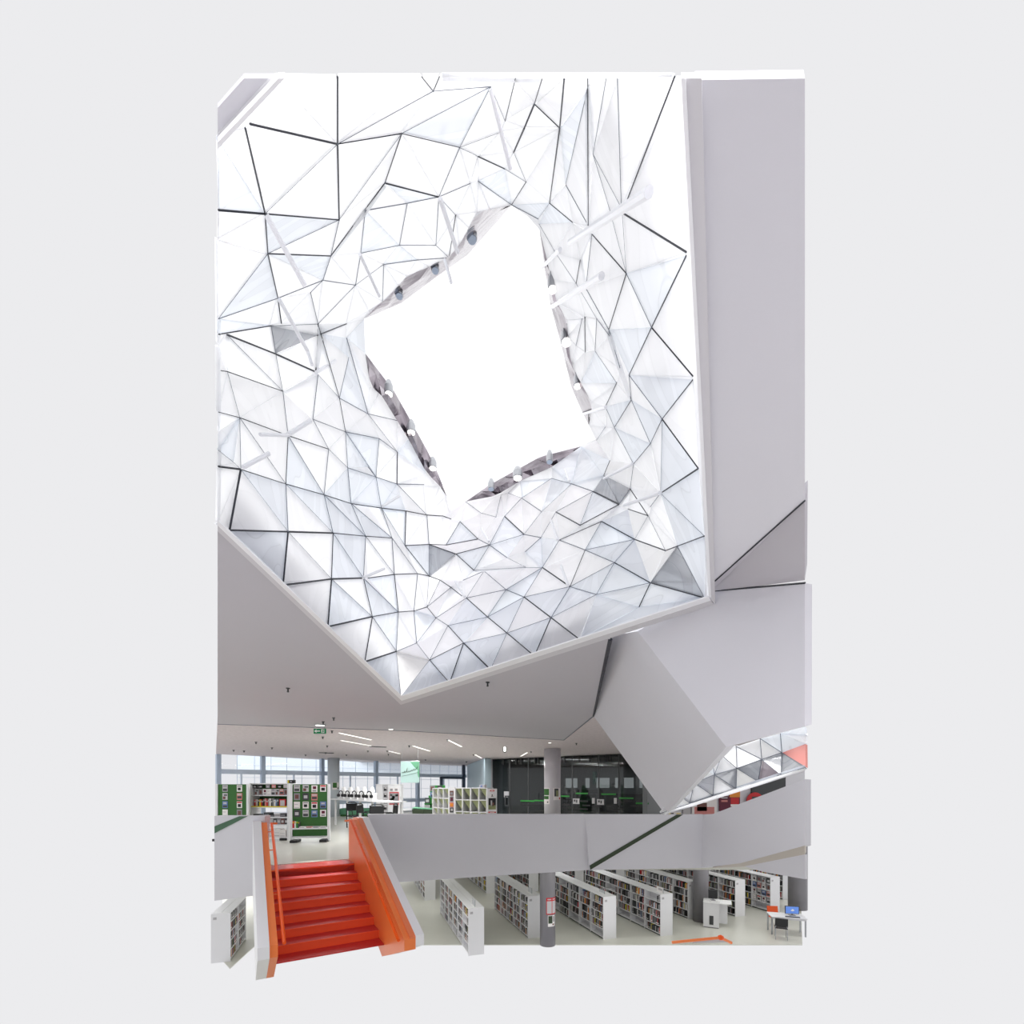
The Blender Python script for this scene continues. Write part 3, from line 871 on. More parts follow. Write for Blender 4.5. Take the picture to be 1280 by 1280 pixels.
# the ceiling strip beyond the upper left edge of the well
struct(slab('ceiling', [zc(349, 98), zc(272, 179), zc(272, 135), zc(305, 98)], .01, 'paint'), 'grey ceiling strip in the upper left corner')

# ---- second light well: mirrored triangles over the far edge
def w2(u, v):
    return at(u, v, 7.6 - (u - 832) * .0104)
X8 = lambda s: [(820 + float(a.split(',')[0]) / 7.11, 900 + float(a.split(',')[1]) / 7.11) for a in s.split()]
NET = X8('40,830 300,742 505,670 712,612 908,548 1110,487 1330,420 215,672 340,560 520,485 718,430 940,350 1118,290 1330,210 585,315 712,235 925,165 1105,118 1330,50 400,430 500,360 1330,130')
p2 = [Vector(p) for p in NET]
idx = {}
cc = [(0, 1), (1, 2), (2, 3), (3, 4), (4, 5), (5, 6), (7, 1), (8, 2), (8, 1), (9, 3), (9, 2), (10, 4), (10, 3), (11, 5), (11, 4), (12, 6), (12, 5), (10, 11), (11, 12), (9, 10), (8, 9), (14, 10), (15, 10), (15, 11), (16, 11), (16, 12), (17, 12), (7, 8), (20, 9), (9, 14)]
v2, e2, f2, _o, oe2, _f = delaunay_2d_cdt(p2, cc, [], 0, 1e-4)
sw = thing('skylight', 'low second light well with mirrored triangular panels over a white edge', 'skylight', (0, 0, 0))
q = random.Random(3)
W2 = []
for p in v2:
    dd = q.uniform(-.25, .25)
    b = w2(p.x, p.y)
    W2.append(at(p.x, p.y, b.y + dd))
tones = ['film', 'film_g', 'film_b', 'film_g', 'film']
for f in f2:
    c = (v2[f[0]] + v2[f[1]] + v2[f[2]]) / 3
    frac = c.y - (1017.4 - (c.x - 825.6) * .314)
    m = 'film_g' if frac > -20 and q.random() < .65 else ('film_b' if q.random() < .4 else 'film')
    if inside(Vector((961, 971)), [tuple(v2[i]) for i in f]): m = 'print_plum_film'
    if m == 'print_plum_film': m = film('plum_mirror', (.42, .32, .36), .2, .5, .12, .2)
    if inside(Vector((995, 942)), [tuple(v2[i]) for i in f]): m = 'salmon'
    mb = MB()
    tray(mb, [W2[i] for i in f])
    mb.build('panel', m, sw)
mb = MB()
for ei, e in enumerate(e2):
    if not oe2[ei]: continue
    a, b = W2[e[0]], W2[e[1]]
    mb.tube([a + (EYEP - a) * .004, b + (EYEP - b) * .004], .0048, 4)
o = mb.build('joint_bars', 'joint_pale', sw); o['kind'] = 'stuff'
MB().hexa([w2(832, 1018.4), w2(1006, 964), w2(1006, 964) + Vector((0, .12, 0)), w2(832, 1018.4) + Vector((0, .12, 0)),
           w2(834, 1014.6), w2(1006, 960), w2(1006, 960) + Vector((0, .12, 0)), w2(834, 1014.6) + Vector((0, .12, 0))]).build('edge_trim', 'rim', sw)

# ================================================================ THE STAIR
stair = thing('staircase', 'orange and red staircase climbing to the upper library floor', 'staircase', (-3.35, 9.68, 0), math.atan2(.5076, .8614))
RUN, RISE, SL = .342, .142, .44
MB().box(-1.63, 0, -.3, 0, .57, .004).build('landing', 'landing', stair)
for k in range(1, 8):
    y1, y0, z = -RUN * (k - 1), -RUN * k, -RISE * k
    m = MB().box(-1.63, y0, z - .02, 0, y1 + .02, z, 1)
    m.box(-1.63, y1, z, 0, y1 + .03, z + RISE - .02, 0)
    m.box(-1.63, y1 - .012, z + RISE - .03, 0, y1 + .02, z + RISE - .001, 0)
    m.build('step', ['red', 'tread'], stair)
def side(x0, x1, top, bot, mtl, name, y_end=-3.5):
    prof = [(.57, -.28), (.57, top - .02), (.02, top), (y_end, top + SL * y_end), (y_end, top + SL * y_end - .16), (-2.25, -1.25), (0, bot)]
    return MB().prism([Vector((x0, y, z)) for y, z in prof], (x1 - x0, 0, 0)).build(name, mtl, stair)
w = side(0, .17, .93, -.35, 'orange', 'balustrade')
MB().prism([Vector((.085, y, z)) for y, z in ((.57, .91), (.02, .93), (-3.5, .93 - SL * 3.5), (-3.5, .96 - SL * 3.5), (.02, .96), (.57, .94))], (.085, 0, 0)).build('cap', 'orange_lt', w)
w['label'] = 'right balustrade with a paler cap'
side(.17, .30, .97, -.5, 'rim', 'cladding')['label'] = 'white outer cladding'
w2_ = side(-1.73, -1.63, .93, -.35, 'orange', 'balustrade', -3.2)
side(-1.87, -1.73, .96, -.5, 'rim', 'cladding', -3.25)['label'] = 'white outer cladding'
def rail(x, name, yend):
    r = MB().tube([(x, .1, .905), (x, -.02, .9), (x, yend, .9 + SL * yend)], .024, 8).build(name, 'rail', stair)
    m = MB().tube([(x, .1, .905), (x - (.1 if x > -.5 else -.1), .13, .9)], .02, 8)
    m.build('rail_end', 'orange', r)
    for i in range(4):
        y = -.15 - i * .62
        xx = .01 if x > -.5 else -1.64
        MB().tube([(x, y, .9 + SL * y - .02), (x, y, .9 + SL * y - .07), (xx, y, .9 + SL * y - .07)], .01, 6).build('bracket', 'orange', r)
    return r
rail(-.07, 'handrail', -3.45)
rail(-1.55, 'handrail', -3.15)
# orange rail corner at the lower edge of the picture
rr = thing('handrail', 'orange rail corner with a round knob at the lower edge of the view', 'handrail', at(901, 1172, 14))
c0 = at(901, 1172, 14)
MB().tube([Vector(), at(840, 1178, 14) - c0], .045, 8).build('rail', 'orange', rr)
MB().tube([Vector(), at(914, 1178.5, 14.2) - c0], .045, 8).build('rail', 'orange', rr)
MB().lathe([(.02, -.08), (.08, -.05), (.1, 0), (.08, .05), (.02, .08)], (0, 0, 0), 12).build('knob', 'rail', rr, smooth=True)
MB().prism([at(866, 1176.6, 14.05) - c0, at(901, 1173.6, 14.05) - c0, at(910, 1178, 14.1) - c0, at(866, 1179, 14.05) - c0], (0, .02, 0)).build('infill', 'grey_l', rr)

# ================================================================ COLUMNS
def column(u, D, r, z0, z1, m, label):
    c = MB().lathe([(r, 0), (r, z1 - z0)], (0, 0, 0), 40).build('column', m, smooth=True)
    c.location = (xr(D, u), D, z0)
    return struct(c, label)
column(690.5, 18.0, .325, 0, ZC, 'column', 'grey round column in front of the glass partition')
column(417, 24.3, .30, 0, ZC, 'column_l', 'grey column standing by the windows')
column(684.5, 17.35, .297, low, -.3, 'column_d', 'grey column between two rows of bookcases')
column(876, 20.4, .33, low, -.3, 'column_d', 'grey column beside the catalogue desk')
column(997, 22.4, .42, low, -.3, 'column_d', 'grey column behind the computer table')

def curved(name, label, cat, u, D, r, a0, a1, z0, z1, base, rects, group=None):
    """notice bent round a column; a in degrees from the line of sight, rects in 0..1 of the sheet"""
    o = thing(name, label, cat, (xr(D, u), D, z0), 0, group)
    view = math.atan2(-D, -xr(D, u))
    def sheet(b0, b1, h0, h1, rad, nm, m, par):
        mb = MB()
        n = 6
        for i in range(n + 1):
            a = view + math.radians(b0 + (b1 - b0) * i / n)
            for h in (h0, h1):
                mb.v.append((rad * math.cos(a), rad * math.sin(a), h))
        for i in range(n):
            mb.face([2 * i, 2 * i + 2, 2 * i + 3, 2 * i + 1])
        return mb.build(nm, m, par)
    sheet(a0, a1, 0, z1 - z0, r + .004, 'sheet', base, o)
    for (x0, y0, x1, y1, m) in rects:
        sheet(a0 + (a1 - a0) * x0, a0 + (a1 - a0) * x1, (z1 - z0) * y0, (z1 - z0) * y1, r + .006, 'print', m, o)
    return o
zz = lambda v, D: EYE - (v - HY) / F * D
curved('poster', 'green and white notice on the left of the upper grey column', 'poster', 690.5, 18.0, .325, -82, -20, zz(1005, 17.8), zz(985, 17.8), 'paper',
       [(.05, .55, .95, .95, 'green'), (.05, .3, .9, .5, 'green'), (.7, .08, .85, .16, 'dark')])
curved('poster', 'white notice with a dark picture on the right of the upper grey column', 'poster', 690.5, 18.0, .325, 6, 66, zz(1000, 17.8), zz(985, 17.8), 'paper',
       [(.12, .3, .66, .95, 'dark'), (.34, .32, .6, .8, 'olive'), (.75, .05, .95, .22, 'redp')])
curved('notice_board', 'red framed double notice on the column between the bookcases', 'notice', 684.5, 17.35, .297, -10, 78, zz(1143, 17.1), zz(1122, 17.1), 'redp',
       [(.06, .06, .46, .8, 'grey_l'), (.52, .06, .94, .8, 'grey_l'), (.1, .87, .42, .93, 'grey_l'), (.55, .87, .9, .93, 'grey_l')])
curved('poster', 'small white notice with an olive picture below the red framed notice', 'poster', 684.5, 17.35, .297, 2, 60, zz(1158, 17.1), zz(1144, 17.1), 'paper',
       [(.06, .28, .6, .95, 'green_d'), (.68, .4, .9, .9, 'grey'), (.6, .1, .85, .25, 'brown')])
curved('poster', 'green notice on the far column by the windows', 'poster', 417, 24.3, .30, -12, 60, zz(987, 24.1), zz(978, 24.1), 'paper',
       [(.06, .25, .6, .95, 'green'), (.7, .1, .9, .3, 'dark')])

ORW = ['first', 'second', 'third', 'fourth', 'fifth', 'sixth', 'seventh', 'eighth', 'ninth', 'tenth', 'eleventh', 'twelfth', 'thirteenth', 'fourteenth', 'fifteenth', 'sixteenth', 'seventeenth', 'eighteenth', 'nineteenth', 'twentieth', 'twenty-first', 'twenty-second', 'twenty-third', 'twenty-fourth']
# ================================================================ UPPER FLOOR FURNITURE
def flat_item(name, label, cat, P, rz, w, h, base, rects, th=.012, tilt=0, group=None):
    """a flat printed item: a thin sheet facing local -y, with its printed fields proud of it"""
    o = thing(name, label, cat, P, rz, group)
    o.rotation_euler = (tilt, 0, rz)
    MB().box(-w / 2, 0, 0, w / 2, th, h).build('cover', base, o)
    if rects:
        mb = MB()
        ms = []
        for (x0, y0, x1, y1, m) in rects:
            if m not in ms: ms.append(m)
            mb.box(-w / 2 + w * x0, -.003, h * y0, -w / 2 + w * x1, 0, h * y1, ms.index(m))
        mb.build('print', ms, o)
    return o

COVER = [('grey_l', [(.1, .1, .9, .45, 'dark'), (.15, .75, .85, .9, 'grey')]), ('paper', [(.2, .2, .75, .6, 'black'), (.1, .75, .9, .9, 'grey')]), ('dark', [(.2, .25, .8, .7, 'grey_l')]),
         ('paper', [(.25, .45, .8, .85, 'plum'), (.2, .1, .8, .3, 'grey')]), ('pink', [(.1, .2, .9, .55, 'dark'), (.1, .7, .9, .9, 'grey_l')]), ('grey_l', [(.1, .1, .6, .5, 'brown'), (.3, .6, .9, .8, 'dark')]),
         ('paper', [(.05, .75, .95, .95, 'redp'), (.2, .15, .8, .6, 'black')]), ('blue', [(.1, .1, .9, .4, 'dark'), (.2, .6, .8, .85, 'grey_l')]), ('grey', [(.2, .2, .8, .8, 'brown')]), ('paper', [(.1, .1, .9, .15, 'grey'), (.1, .6, .7, .65, 'grey')])]
CNAME = ['light grey leaflet with a dark lower half', 'white leaflet with a black block', 'dark leaflet with a pale centre', 'white leaflet with a plum block', 'pink leaflet with a dark band', 'grey leaflet with a brown corner',
         'white leaflet with a red top band', 'blue leaflet', 'grey leaflet with a brown centre', 'plain white leaflet']

def board(u0, D0, u1, D1, label, rows, cols, which, place):
    p0 = Vector((xr(D0, u0), D0, 0)); p1 = Vector((xr(D1, u1), D1, 0))
    d = p1 - p0
    L = d.length
    rz = math.atan2(d.y, d.x)
    t = thing('display_board', label, 'display board', p0, rz)
    H = 1.70
    MB().box(0, -.03, .03, .07, .05, H).build('post', 'shelf', t)
    MB().box(L - .07, -.03, .03, L, .05, H).build('post', 'shelf', t)
    MB().box(.07, 0, .46, L - .07, .03, H - .01).build('panel', 'green', t)
    MB().box(.07, 0, .17, L - .07, .03, .37).build('panel', 'green', t)
    MB().box(.07, -.16, .38, L - .07, .03, .42).build('ledge', 'shelf', t)
    MB().box(.07, -.1, .12, L - .07, .04, .165).build('ledge', 'shelf', t)
    for x in (.05, L - .25):
        MB().box(x, -.22, .0, x + .2, .22, .07).build('foot', 'black', t)
    M4 = Matrix.Translation(p0) @ Matrix.Rotation(rz, 4, 'Z')
    ordr = ['top', 'second', 'third', 'bottom']
    for r in range(rows):
        for c in range(cols):
            k = which[r][c]
            if k is None: continue
            b, rc = COVER[k]
            x = .07 + (L - .14) * (c + .5) / cols
            P = M4 @ Vector((x, -.016, 1.47 - r * .245 - (.0 if c != 2 else .012)))
            pos = ['first', 'second', 'third', 'fourth'][c] if cols == 4 else ['left', 'right'][c]
            flat_item('leaflet', '%s, %s in %s row, %s' % (CNAME[k], pos, ordr[r], place), 'leaflet', P, rz, .165, .2, b, rc, .014, 0, 'leaflets on ' + place)
    return M4, L, rz
MR, LR, zR = board(362.5, 13.3, 412.5, 13.5, 'green display board on castors full of leaflets beside the walkway', 4, 4, [[0, 5, 3, 6], [8, 2, 4, None], [9, 1, 6, 7], [2, 0, 7, 3]], 'the right green board')
for i in range(4):
    b = flat_item('book', '%s book leaning on the ledge of the right green board' % ['red', 'white', 'green', 'black'][i], 'book', MR @ Vector((.12 + i * .05, -.12, .42)), zR, .035, .2 - .012 * (i % 2), ['redp', 'paper', 'green_b', 'dark'][i], [(.2, .7, .8, .9, 'yellow')], .12, 0, 'books on the ledge')
for i in range(4):
    flat_item('booklet', ['pale booklet lying left', 'pink booklet lying', 'grey booklet lying', 'pale booklet lying right'][i] + ' on the ledge of the right green board', 'booklet', MR @ Vector((.36 + i * .19, -.14, .42)), zR, .14, .035, ['paper', 'pink', 'grey', 'grey_l'][i], [(.1, .3, .9, .7, 'grey')], .13, 0, 'booklets on the ledge')
ML, LLb, zL = board(270, 13.7, 311.5, 13.6, 'green leaflet board at the left edge behind the white parapet', 4, 2, [[0, 1], [5, 4], [7, 6], [9, 8]], 'the left green board')
# white bookcase between the two boards
p0 = Vector((xr(13.9, 312.5), 13.9, 0)); p1 = Vector((xr(13.7, 362), 13.7, 0))
dd = p1 - p0; LB = dd.length; zB = math.atan2(dd.y, dd.x)
bc = thing('bookcase', 'low white open bookcase with colourful books between two green boards', 'bookcase', p0, zB)
MBm = Matrix.Translation(p0) @ Matrix.Rotation(zB, 4, 'Z')
MB().box(0, -.02, 0, .06, .4, 1.72).build('side_panel', 'shelf', bc)
MB().box(LB - .07, -.02, 0, LB, .4, 1.72).build('side_panel', 'shelf', bc)
for z in (.1, .48, .71, 1.0, 1.36):
    MB().box(.06, -.02, z - .025, LB - .07, .38, z).build('shelf_board', 'shelf', bc)
MB().box(.06, .36, 1.02, LB - .07, .38, 1.72).build('back_panel', 'green', bc)
MB().box(.06, -.025, 1.0, LB - .07, -.02, 1.03).build('label_strip', 'yellow', bc)
MB().box(.06, -.01, 1.69, LB - .07, .38, 1.72).build('top_board', 'shelf', bc)
for x in (.08, LB - .3):
    MB().box(x, -.05, .0, x + .2, .3, .07).build('foot', 'black', bc)
x = .1
q = random.Random(4)
bcol = ['redp', 'pink', 'paper', 'dark', 'yellow', 'redp', 'black', 'black', 'pink', 'redp', 'grey', 'paper', 'dark', 'grey', 'paper', 'blue', 'dark']
bname = {'redp': 'red', 'pink': 'pink', 'paper': 'white', 'dark': 'dark grey', 'yellow': 'yellow', 'black': 'black', 'grey': 'grey', 'blue': 'blue'}
for i, cn in enumerate(bcol):
    w = q.uniform(.035, .06); h = q.uniform(.21, .27)
    flat_item('book', '%s book, upright, %s from the left in the colourful row' % (bname[cn], ORW[i]), 'book', MBm @ Vector((x + w / 2, .04, 1.0)), zB, w * .94, h, cn, [(.15, .65, .85, .85, 'grey_l')], .18, 0, 'colourful books in the low bookcase')
    x += w
flat_item('sign', 'white sign in a red frame at the right end of the colourful row', 'sign', MBm @ Vector((x + .14, .02, 1.0)), zB, .2, .24, 'redp', [(.14, .16, .86, .86, 'grey_l')], .03)
for i in range(8):
    k = [5, 8, 3, 9, 0, 5, 4, 8][i]
    flat_item('book', '%s, %s from the left on the upper shelf' % (CNAME[k].replace('leaflet', 'book'), ORW[i]), 'book', MBm @ Vector((.15 + i * (LB - .2) / 8 + .03, .05, 1.36)), zB, .13, .19, COVER[k][0], COVER[k][1], .03, 0, 'face out books on the upper shelf')
for i in range(6):
    flat_item('card', 'small %s card hanging %s from the left atop the low bookcase' % (['black', 'black', 'grey', 'pink', 'black', 'grey'][i], ORW[i]), 'card', MBm @ Vector((.16 + i * (LB - .25) / 5.5 + (.05 if i > 1 else 0), .0, 1.58)), zB, .13, .1, ['black', 'black', 'grey', 'pink', 'black', 'grey_l'][i], [(.2, .2, .8, .5, 'grey_l')], .012, 0, 'cards at the top of the low bookcase')
for i in range(6):
    flat_item('film_case', '%s disc case lying %s from the left on the middle shelf' % (['black', 'grey', 'dark', 'black', 'pale', 'dark'][i], ORW[i]), 'case', MBm @ Vector((.18 + i * (LB - .25) / 6, .03, .71)), zB, .19, [.07, .05, .12, .06, .09, .1][i], ['black', 'grey', 'dark', 'black', 'grey_l', 'dark'][i], [(.1, .3, .9, .6, 'grey')], .2, 0, 'disc cases on the middle shelf')
for i in range(9):
    flat_item('book', '%s book, %s from the left in the row below the disc cases' % (['brown', 'dark', 'grey', 'brown', 'pale', 'dark', 'grey', 'brown', 'dark'][i], ORW[i]), 'book', MBm @ Vector((.15 + i * (LB - .2) / 9 + .03, .05, .48)), zB, .12, .17, ['brown', 'dark', 'grey', 'brown', 'grey_l', 'dark', 'grey', 'brown', 'dark'][i], [(.2, .3, .8, .7, 'grey_l')], .18, 0, 'books below the disc cases')
for i in range(5):
    flat_item('magazine', 'pale magazine stack, %s from the left on the lowest shelf' % ORW[i], 'magazine', MBm @ Vector((.3 + i * (LB - .4) / 5 + .03, .03, .1)), zB, .2, .24 - .03 * (i % 3), 'paper', [(.1, .1, .9, .16, 'grey'), (.1, .5, .9, .55, 'grey_l')], .2, 0, 'magazine stacks on the lowest shelf')
flat_item('sign', 'small yellow and black sign on top of the low bookcase', 'sign', MBm @ Vector((LB - .02, .1, 1.72)), zB, .24, .1, 'black', [(0, .1, .2, .9, 'yellow'), (.35, .3, .6, .7, 'grey')], .05)

# high table with listening stations
tl = Vector((xr(19.3, 414), 19.3, 0)); tr = Vector((xr(15.6, 484), 15.6, 0))
dd = tr - tl; TL = dd.length; zT = math.atan2(dd.y, dd.x)
TM = Matrix.Translation(tl) @ Matrix.Rotation(zT, 4, 'Z')
ht = thing('table', 'long white high table with listening stations near the windows', 'table', tl, zT)
MB().box(0, -.05, 1.06, TL, .75, 1.10).build('tabletop', 'shelf', ht)
for x, y in ((.35, .05), (TL * .55, .05), (TL - .5, .05), (.1, .65), (TL * .5, .65), (TL - .2, .65)):
    MB().box(x - .035, y - .03, 0, x + .035, y + .03, 1.06).build('leg', 'shelf', ht)
for i in range(5):
    P = TM @ Vector((.55 + i * .66, .3, 1.10))
    s = thing('listening_station', 'white listening station with black headphones, %s on the high table' % ['leftmost one', 'second from the left', 'in the middle', 'fourth from the left', 'rightmost one'][i], 'listening station', P, zT + .2, 'listening stations on the high table')
    s.scale = (1.3, 1.3, 1.25)
    MB().prism([Vector((-.14, -.1, 0)), Vector((.14, -.1, 0)), Vector((.1, -.05, .22)), Vector((-.1, -.05, .22))], (0, .16, 0)).build('body', 'white', s)
    MB().lathe([(.05, .2), (.085, .26), (.06, .36), (.03, .4)], (.03, 0, 0), 10).build('holder', 'white', s)
    hp_ = MB()
    hp_.tube([(.11 * math.cos(t) + .1, -.16, .16 + .11 * math.sin(t)) for t in [math.pi * (-.1 + 1.2 * j / 9) for j in range(10)]], .016, 6)
    hp_.build('headphones', 'black', s)
    for sx in (-.01, .21):
        MB().lathe([(.03, -.05), (.05, -.03), (.05, .03), (.03, .05)], (sx, -.17, .12), 8).build('ear_cup', 'black', s)
# dark tube framed chairs at the high table
def tube_chair(u, D, rz, label):
    c = thing('chair', label, 'chair', (xr(D, u), D, 0), rz, 'black chairs at the high table')
    MB().box(-.22, -.22, .44, .22, .22, .48).build('seat', 'black', c)
    MB().prism([Vector((-.22, .2, .66)), Vector((.22, .2, .66)), Vector((.2, .25, .94)), Vector((-.2, .25, .94))], (0, .03, 0)).build('backrest', 'black', c)
    for sx in (-1, 1):
        MB().tube([(sx * .23, .2, 0), (sx * .23, .22, .5), (sx * .22, .25, .95), (sx * .12, .26, .99), (0, .26, .99)], .022, 6).build('back_frame', 'black', c)
        MB().tube([(sx * .23, -.2, 0), (sx * .23, -.2, .46)], .018, 6).build('leg', 'steel', c)
        MB().tube([(sx * .23, -.2, .46), (sx * .25, -.18, .68), (sx * .25, .18, .68), (sx * .23, .22, .62)], .018, 6).build('armrest', 'black', c)
tube_chair(444, 17.9, .9, 'black framed chair left under the high table')
tube_chair(457.5, 16.6, 1.4, 'black framed chair in the middle of the high table')
tube_chair(470, 15.6, .2, 'black chair with a wide back right under the high table')
tube_chair(486, 16.2, -1.0, 'black chair with an oval back before the white poster cabinet')
o = thing('bench', 'low green bench along the windows behind the high table', 'bench', (xr(24.5, 424), 24.5, 0))
MB().box(0, 0, .08, 2.2, .7, .42).build('cushion', 'banner_g', o, .04)
MB().box(.05, .03, 0, 2.15, .65, .08).build('plinth', 'green', o)
# white cabinet with posters
cab = thing('cabinet', 'white poster cabinet with leaflet pockets right of the high table', 'cabinet', (xr(19, 470), 19, 0))
MB().box(0, 0, .05, .26, .5, 1.68).build('side_panel', 'shelf', cab)
MB().box(.26, .06, .05, .5, .5, 1.68).build('pocket_panel', 'shelf_in', cab)
MB().box(.5, -.02, .05, 1.02, .5, 1.68).build('front_panel', 'shelf', cab)
MB().box(-.02, -.04, 1.68, 1.04, .52, 1.71).build('top_board', 'shelf', cab)
MB().box(.02, 0, 0, 1.0, .5, .05).build('plinth', 'grey', cab)
C0 = Vector((xr(19, 470), 19, 0))
flat_item('poster', 'colourful poster with a red border on the white cabinet', 'poster', C0 + Vector((.76, -.035, .86)), 0, .4, .52, 'redp', [(.03, .08, .97, .92, 'grey'), (.1, .3, .5, .5, 'brown'), (.3, .5, .6, .7, 'grey_l'), (.66, .66, .92, .82, 'yellow'), (.4, .2, .8, .35, 'dark'), (.1, .7, .3, .8, 'yellow')])
for i in range(2):
    flat_item('notice', ['left', 'right'][i] + ' small grey notice above the red bordered poster', 'notice', C0 + Vector((.65 + i * .2, -.035, 1.42)), 0, .14, .13, 'paper', [(.1, .1, .9, .8, 'grey')])
for i in range(4):
    flat_item('leaflet', 'dark leaflet in the %s pocket of the white cabinet' % ['topmost', 'second', 'third', 'lowest'][i], 'leaflet', C0 + Vector((.38, .04, 1.42 - i * .26)), 0, .15, .17, 'grey', [(.1, .1, .7, .6, 'black'), (.3, .65, .9, .85, 'paper')], .014, 0, 'leaflets in the white cabinet')
# green browser box and green stepped rack
gb = thing('display_box', 'dark green open browser boxes beside the white pigeonhole rack', 'display box', (xr(17.6, 515), 17.6, 0))
MB().prism([Vector((0, 0, .76)), Vector((.9, 0, .70)), Vector((.9, .5, .70)), Vector((0, .5, .78))], (0, 0, .03)).build('rim', 'banner_g', gb)
for i in range(2):
    MB().prism([Vector((.05 + i * .44, .0, .3)), Vector((.42 + i * .44, .0, .3)), Vector((.44 + i * .44, -.02, .72)), Vector((.0 + i * .44, -.02, .74))], (0, .4, 0)).build('bin', 'green_d', gb)
MB().box(.1, .1, 0, .8, .4, .3).build('base', 'green', gb)
gr = thing('display_rack', 'green stepped rack with face out books left of the pigeonholes', 'display rack', (xr(18.2, 531), 18.2, 0))
for x0, z1 in ((-.02, .95), (.14, 1.25), (.2, 1.66)):
    MB().box(x0, .06, 0 if x0 < 0 else z1 - .45, .8, .1, z1).build('panel', 'green_b', gr)
for x0, z in ((-.02, .66), (-.02, .94), (.18, 1.18), (.2, 1.43)):
    MB().box(x0, -.02, z - .02, .8, .08, z).build('ledge', 'green_b', gr)
for i, (x, z) in enumerate(((.02, .94), (.3, .94), (.22, 1.43), (.52, 1.43), (.02, .66), (.3, .66), (.24, 1.18), (.52, 1.18))):
    k = [2, 1, 8, 2, 0, 5, 7, 4][i]
    flat_item('book', CNAME[k].replace('leaflet', 'book') + ', %s on the green stepped rack' % ['low left', 'low middle', 'upper left', 'upper right', 'lowest left', 'lowest middle', 'middle left', 'middle right'][i], 'book', Vector((xr(18.2, 531) + x + .08, 18.215, z)), 0, .2, .22, COVER[k][0], COVER[k][1], .03, 0, 'face out books on the green rack')
# pigeonhole racks
def pigeon(u0, D0, u1, D1, ncol, top, label, cellh):
    p0 = Vector((xr(D0, u0), D0, 0)); p1 = Vector((xr(D1, u1), D1, 0))
    d = p1 - p0; L = d.length; rz = math.atan2(d.y, d.x)
    t = thing('pigeonhole_rack', label, 'rack', p0, rz)
    MB().box(0, .38, 0, L, .4, top).build('back_panel', 'shelf', t)
    cw_ = L / ncol
    for i in range(ncol + 1):
        x = min(max(i * cw_, .02), L - .02)
        MB().box(x - .02, 0, 0, x + .02, .38, top).build('divider', 'shelf', t)
    nr = int(top / cellh)
    for r in range(nr + 1):
        z = top - r * cellh
        MB().box(0, 0.0, z - .03, L, .38, z).build('shelf_board', 'shelf', t)
    for i in range(ncol):
        for r in range(nr):
            z1 = top - r * cellh - .03; z0 = z1 - cellh + .03
            x0, x1 = i * cw_ + .02, (i + 1) * cw_ - .02
            MB().prism([Vector((x0, .05, z1)), Vector((x1, .05, z1)), Vector((x1, .05, z0 + .02)), ], (0, .31, 0)).build('wedge', 'olive', t)
    return Matrix.Translation(p0) @ Matrix.Rotation(rz, 4, 'Z'), L, rz
pigeon(540.5, 17.2, 561, 16.2, 3, 1.56, 'lower white pigeonhole rack with green wedges at the left', .36)
PM, PL, zP = pigeon(568, 15.6, 609, 15.0, 4, 1.58, 'white pigeonhole rack with green wedges behind the parapet', .40)
post = thing('info_panel', 'white post panel with pictures between the two pigeonhole racks', 'panel', (xr(15.8, 561.2), 15.8, 0))
MB().box(0, 0, 0, .19, .06, 1.6).build('panel', 'shelf', post)
for i, (z, b, rc) in enumerate(((1.1, 'grey', [(.2, .1, .8, .8, 'plum')]), (.9, 'pink', [(.1, .2, .9, .8, 'orangep')]), (.72, 'dark', [(.3, .3, .8, .8, 'grey_l')]), (1.3, 'brown', [(.2, .2, .8, .7, 'grey')]))):
    flat_item('picture', '%s picture on the narrow post panel' % ['grey and plum', 'orange', 'dark', 'brown'][i], 'picture', Vector((xr(15.8, 561.2) + .095, 15.78, z)), 0, .13, .17, b, rc)
ip = thing('info_panel', 'white information panel with a dark picture at the right end of the rack', 'panel', (xr(14.9, 609.3), 14.9, 0))
MB().box(0, 0, 0, .31, .06, 1.55).build('panel', 'shelf', ip)
I0 = Vector((xr(14.9, 609.3) + .155, 14.885, 0))
flat_item('poster', 'poster of a football scene over grass on the information panel', 'poster', I0 + Vector((0, 0, .87)), 0, .24, .37, 'black', [(.0, 0, 1, .38, 'olive'), (.3, .25, .5, .8, 'grey_l'), (.5, .3, .75, .6, 'brown')])
flat_item('notice', 'small red notice at the top of the information panel', 'notice', I0 + Vector((0, 0, 1.46)), 0, .14, .05, 'redp', [(.2, .3, .8, .7, 'paper')])
flat_item('notice', 'small dark logo plate over the football poster', 'notice', I0 + Vector((0, 0, 1.28)), 0, .12, .09, 'paper', [(.2, .1, .8, .3, 'dark'), (.35, .4, .65, .9, 'dark')])
flat_item('notice', 'red strip under the football poster', 'notice', I0 + Vector((0, 0, .76)), 0, .25, .04, 'redp', [(.2, .3, .8, .7, 'paper')])
flat_item('box', 'small pale box on top of the pigeonhole rack', 'box', PM @ Vector((PL * .75, .2, 1.58)), zP, .2, .1, 'grey_l', [(.2, .2, .6, .8, 'blue')], .15)
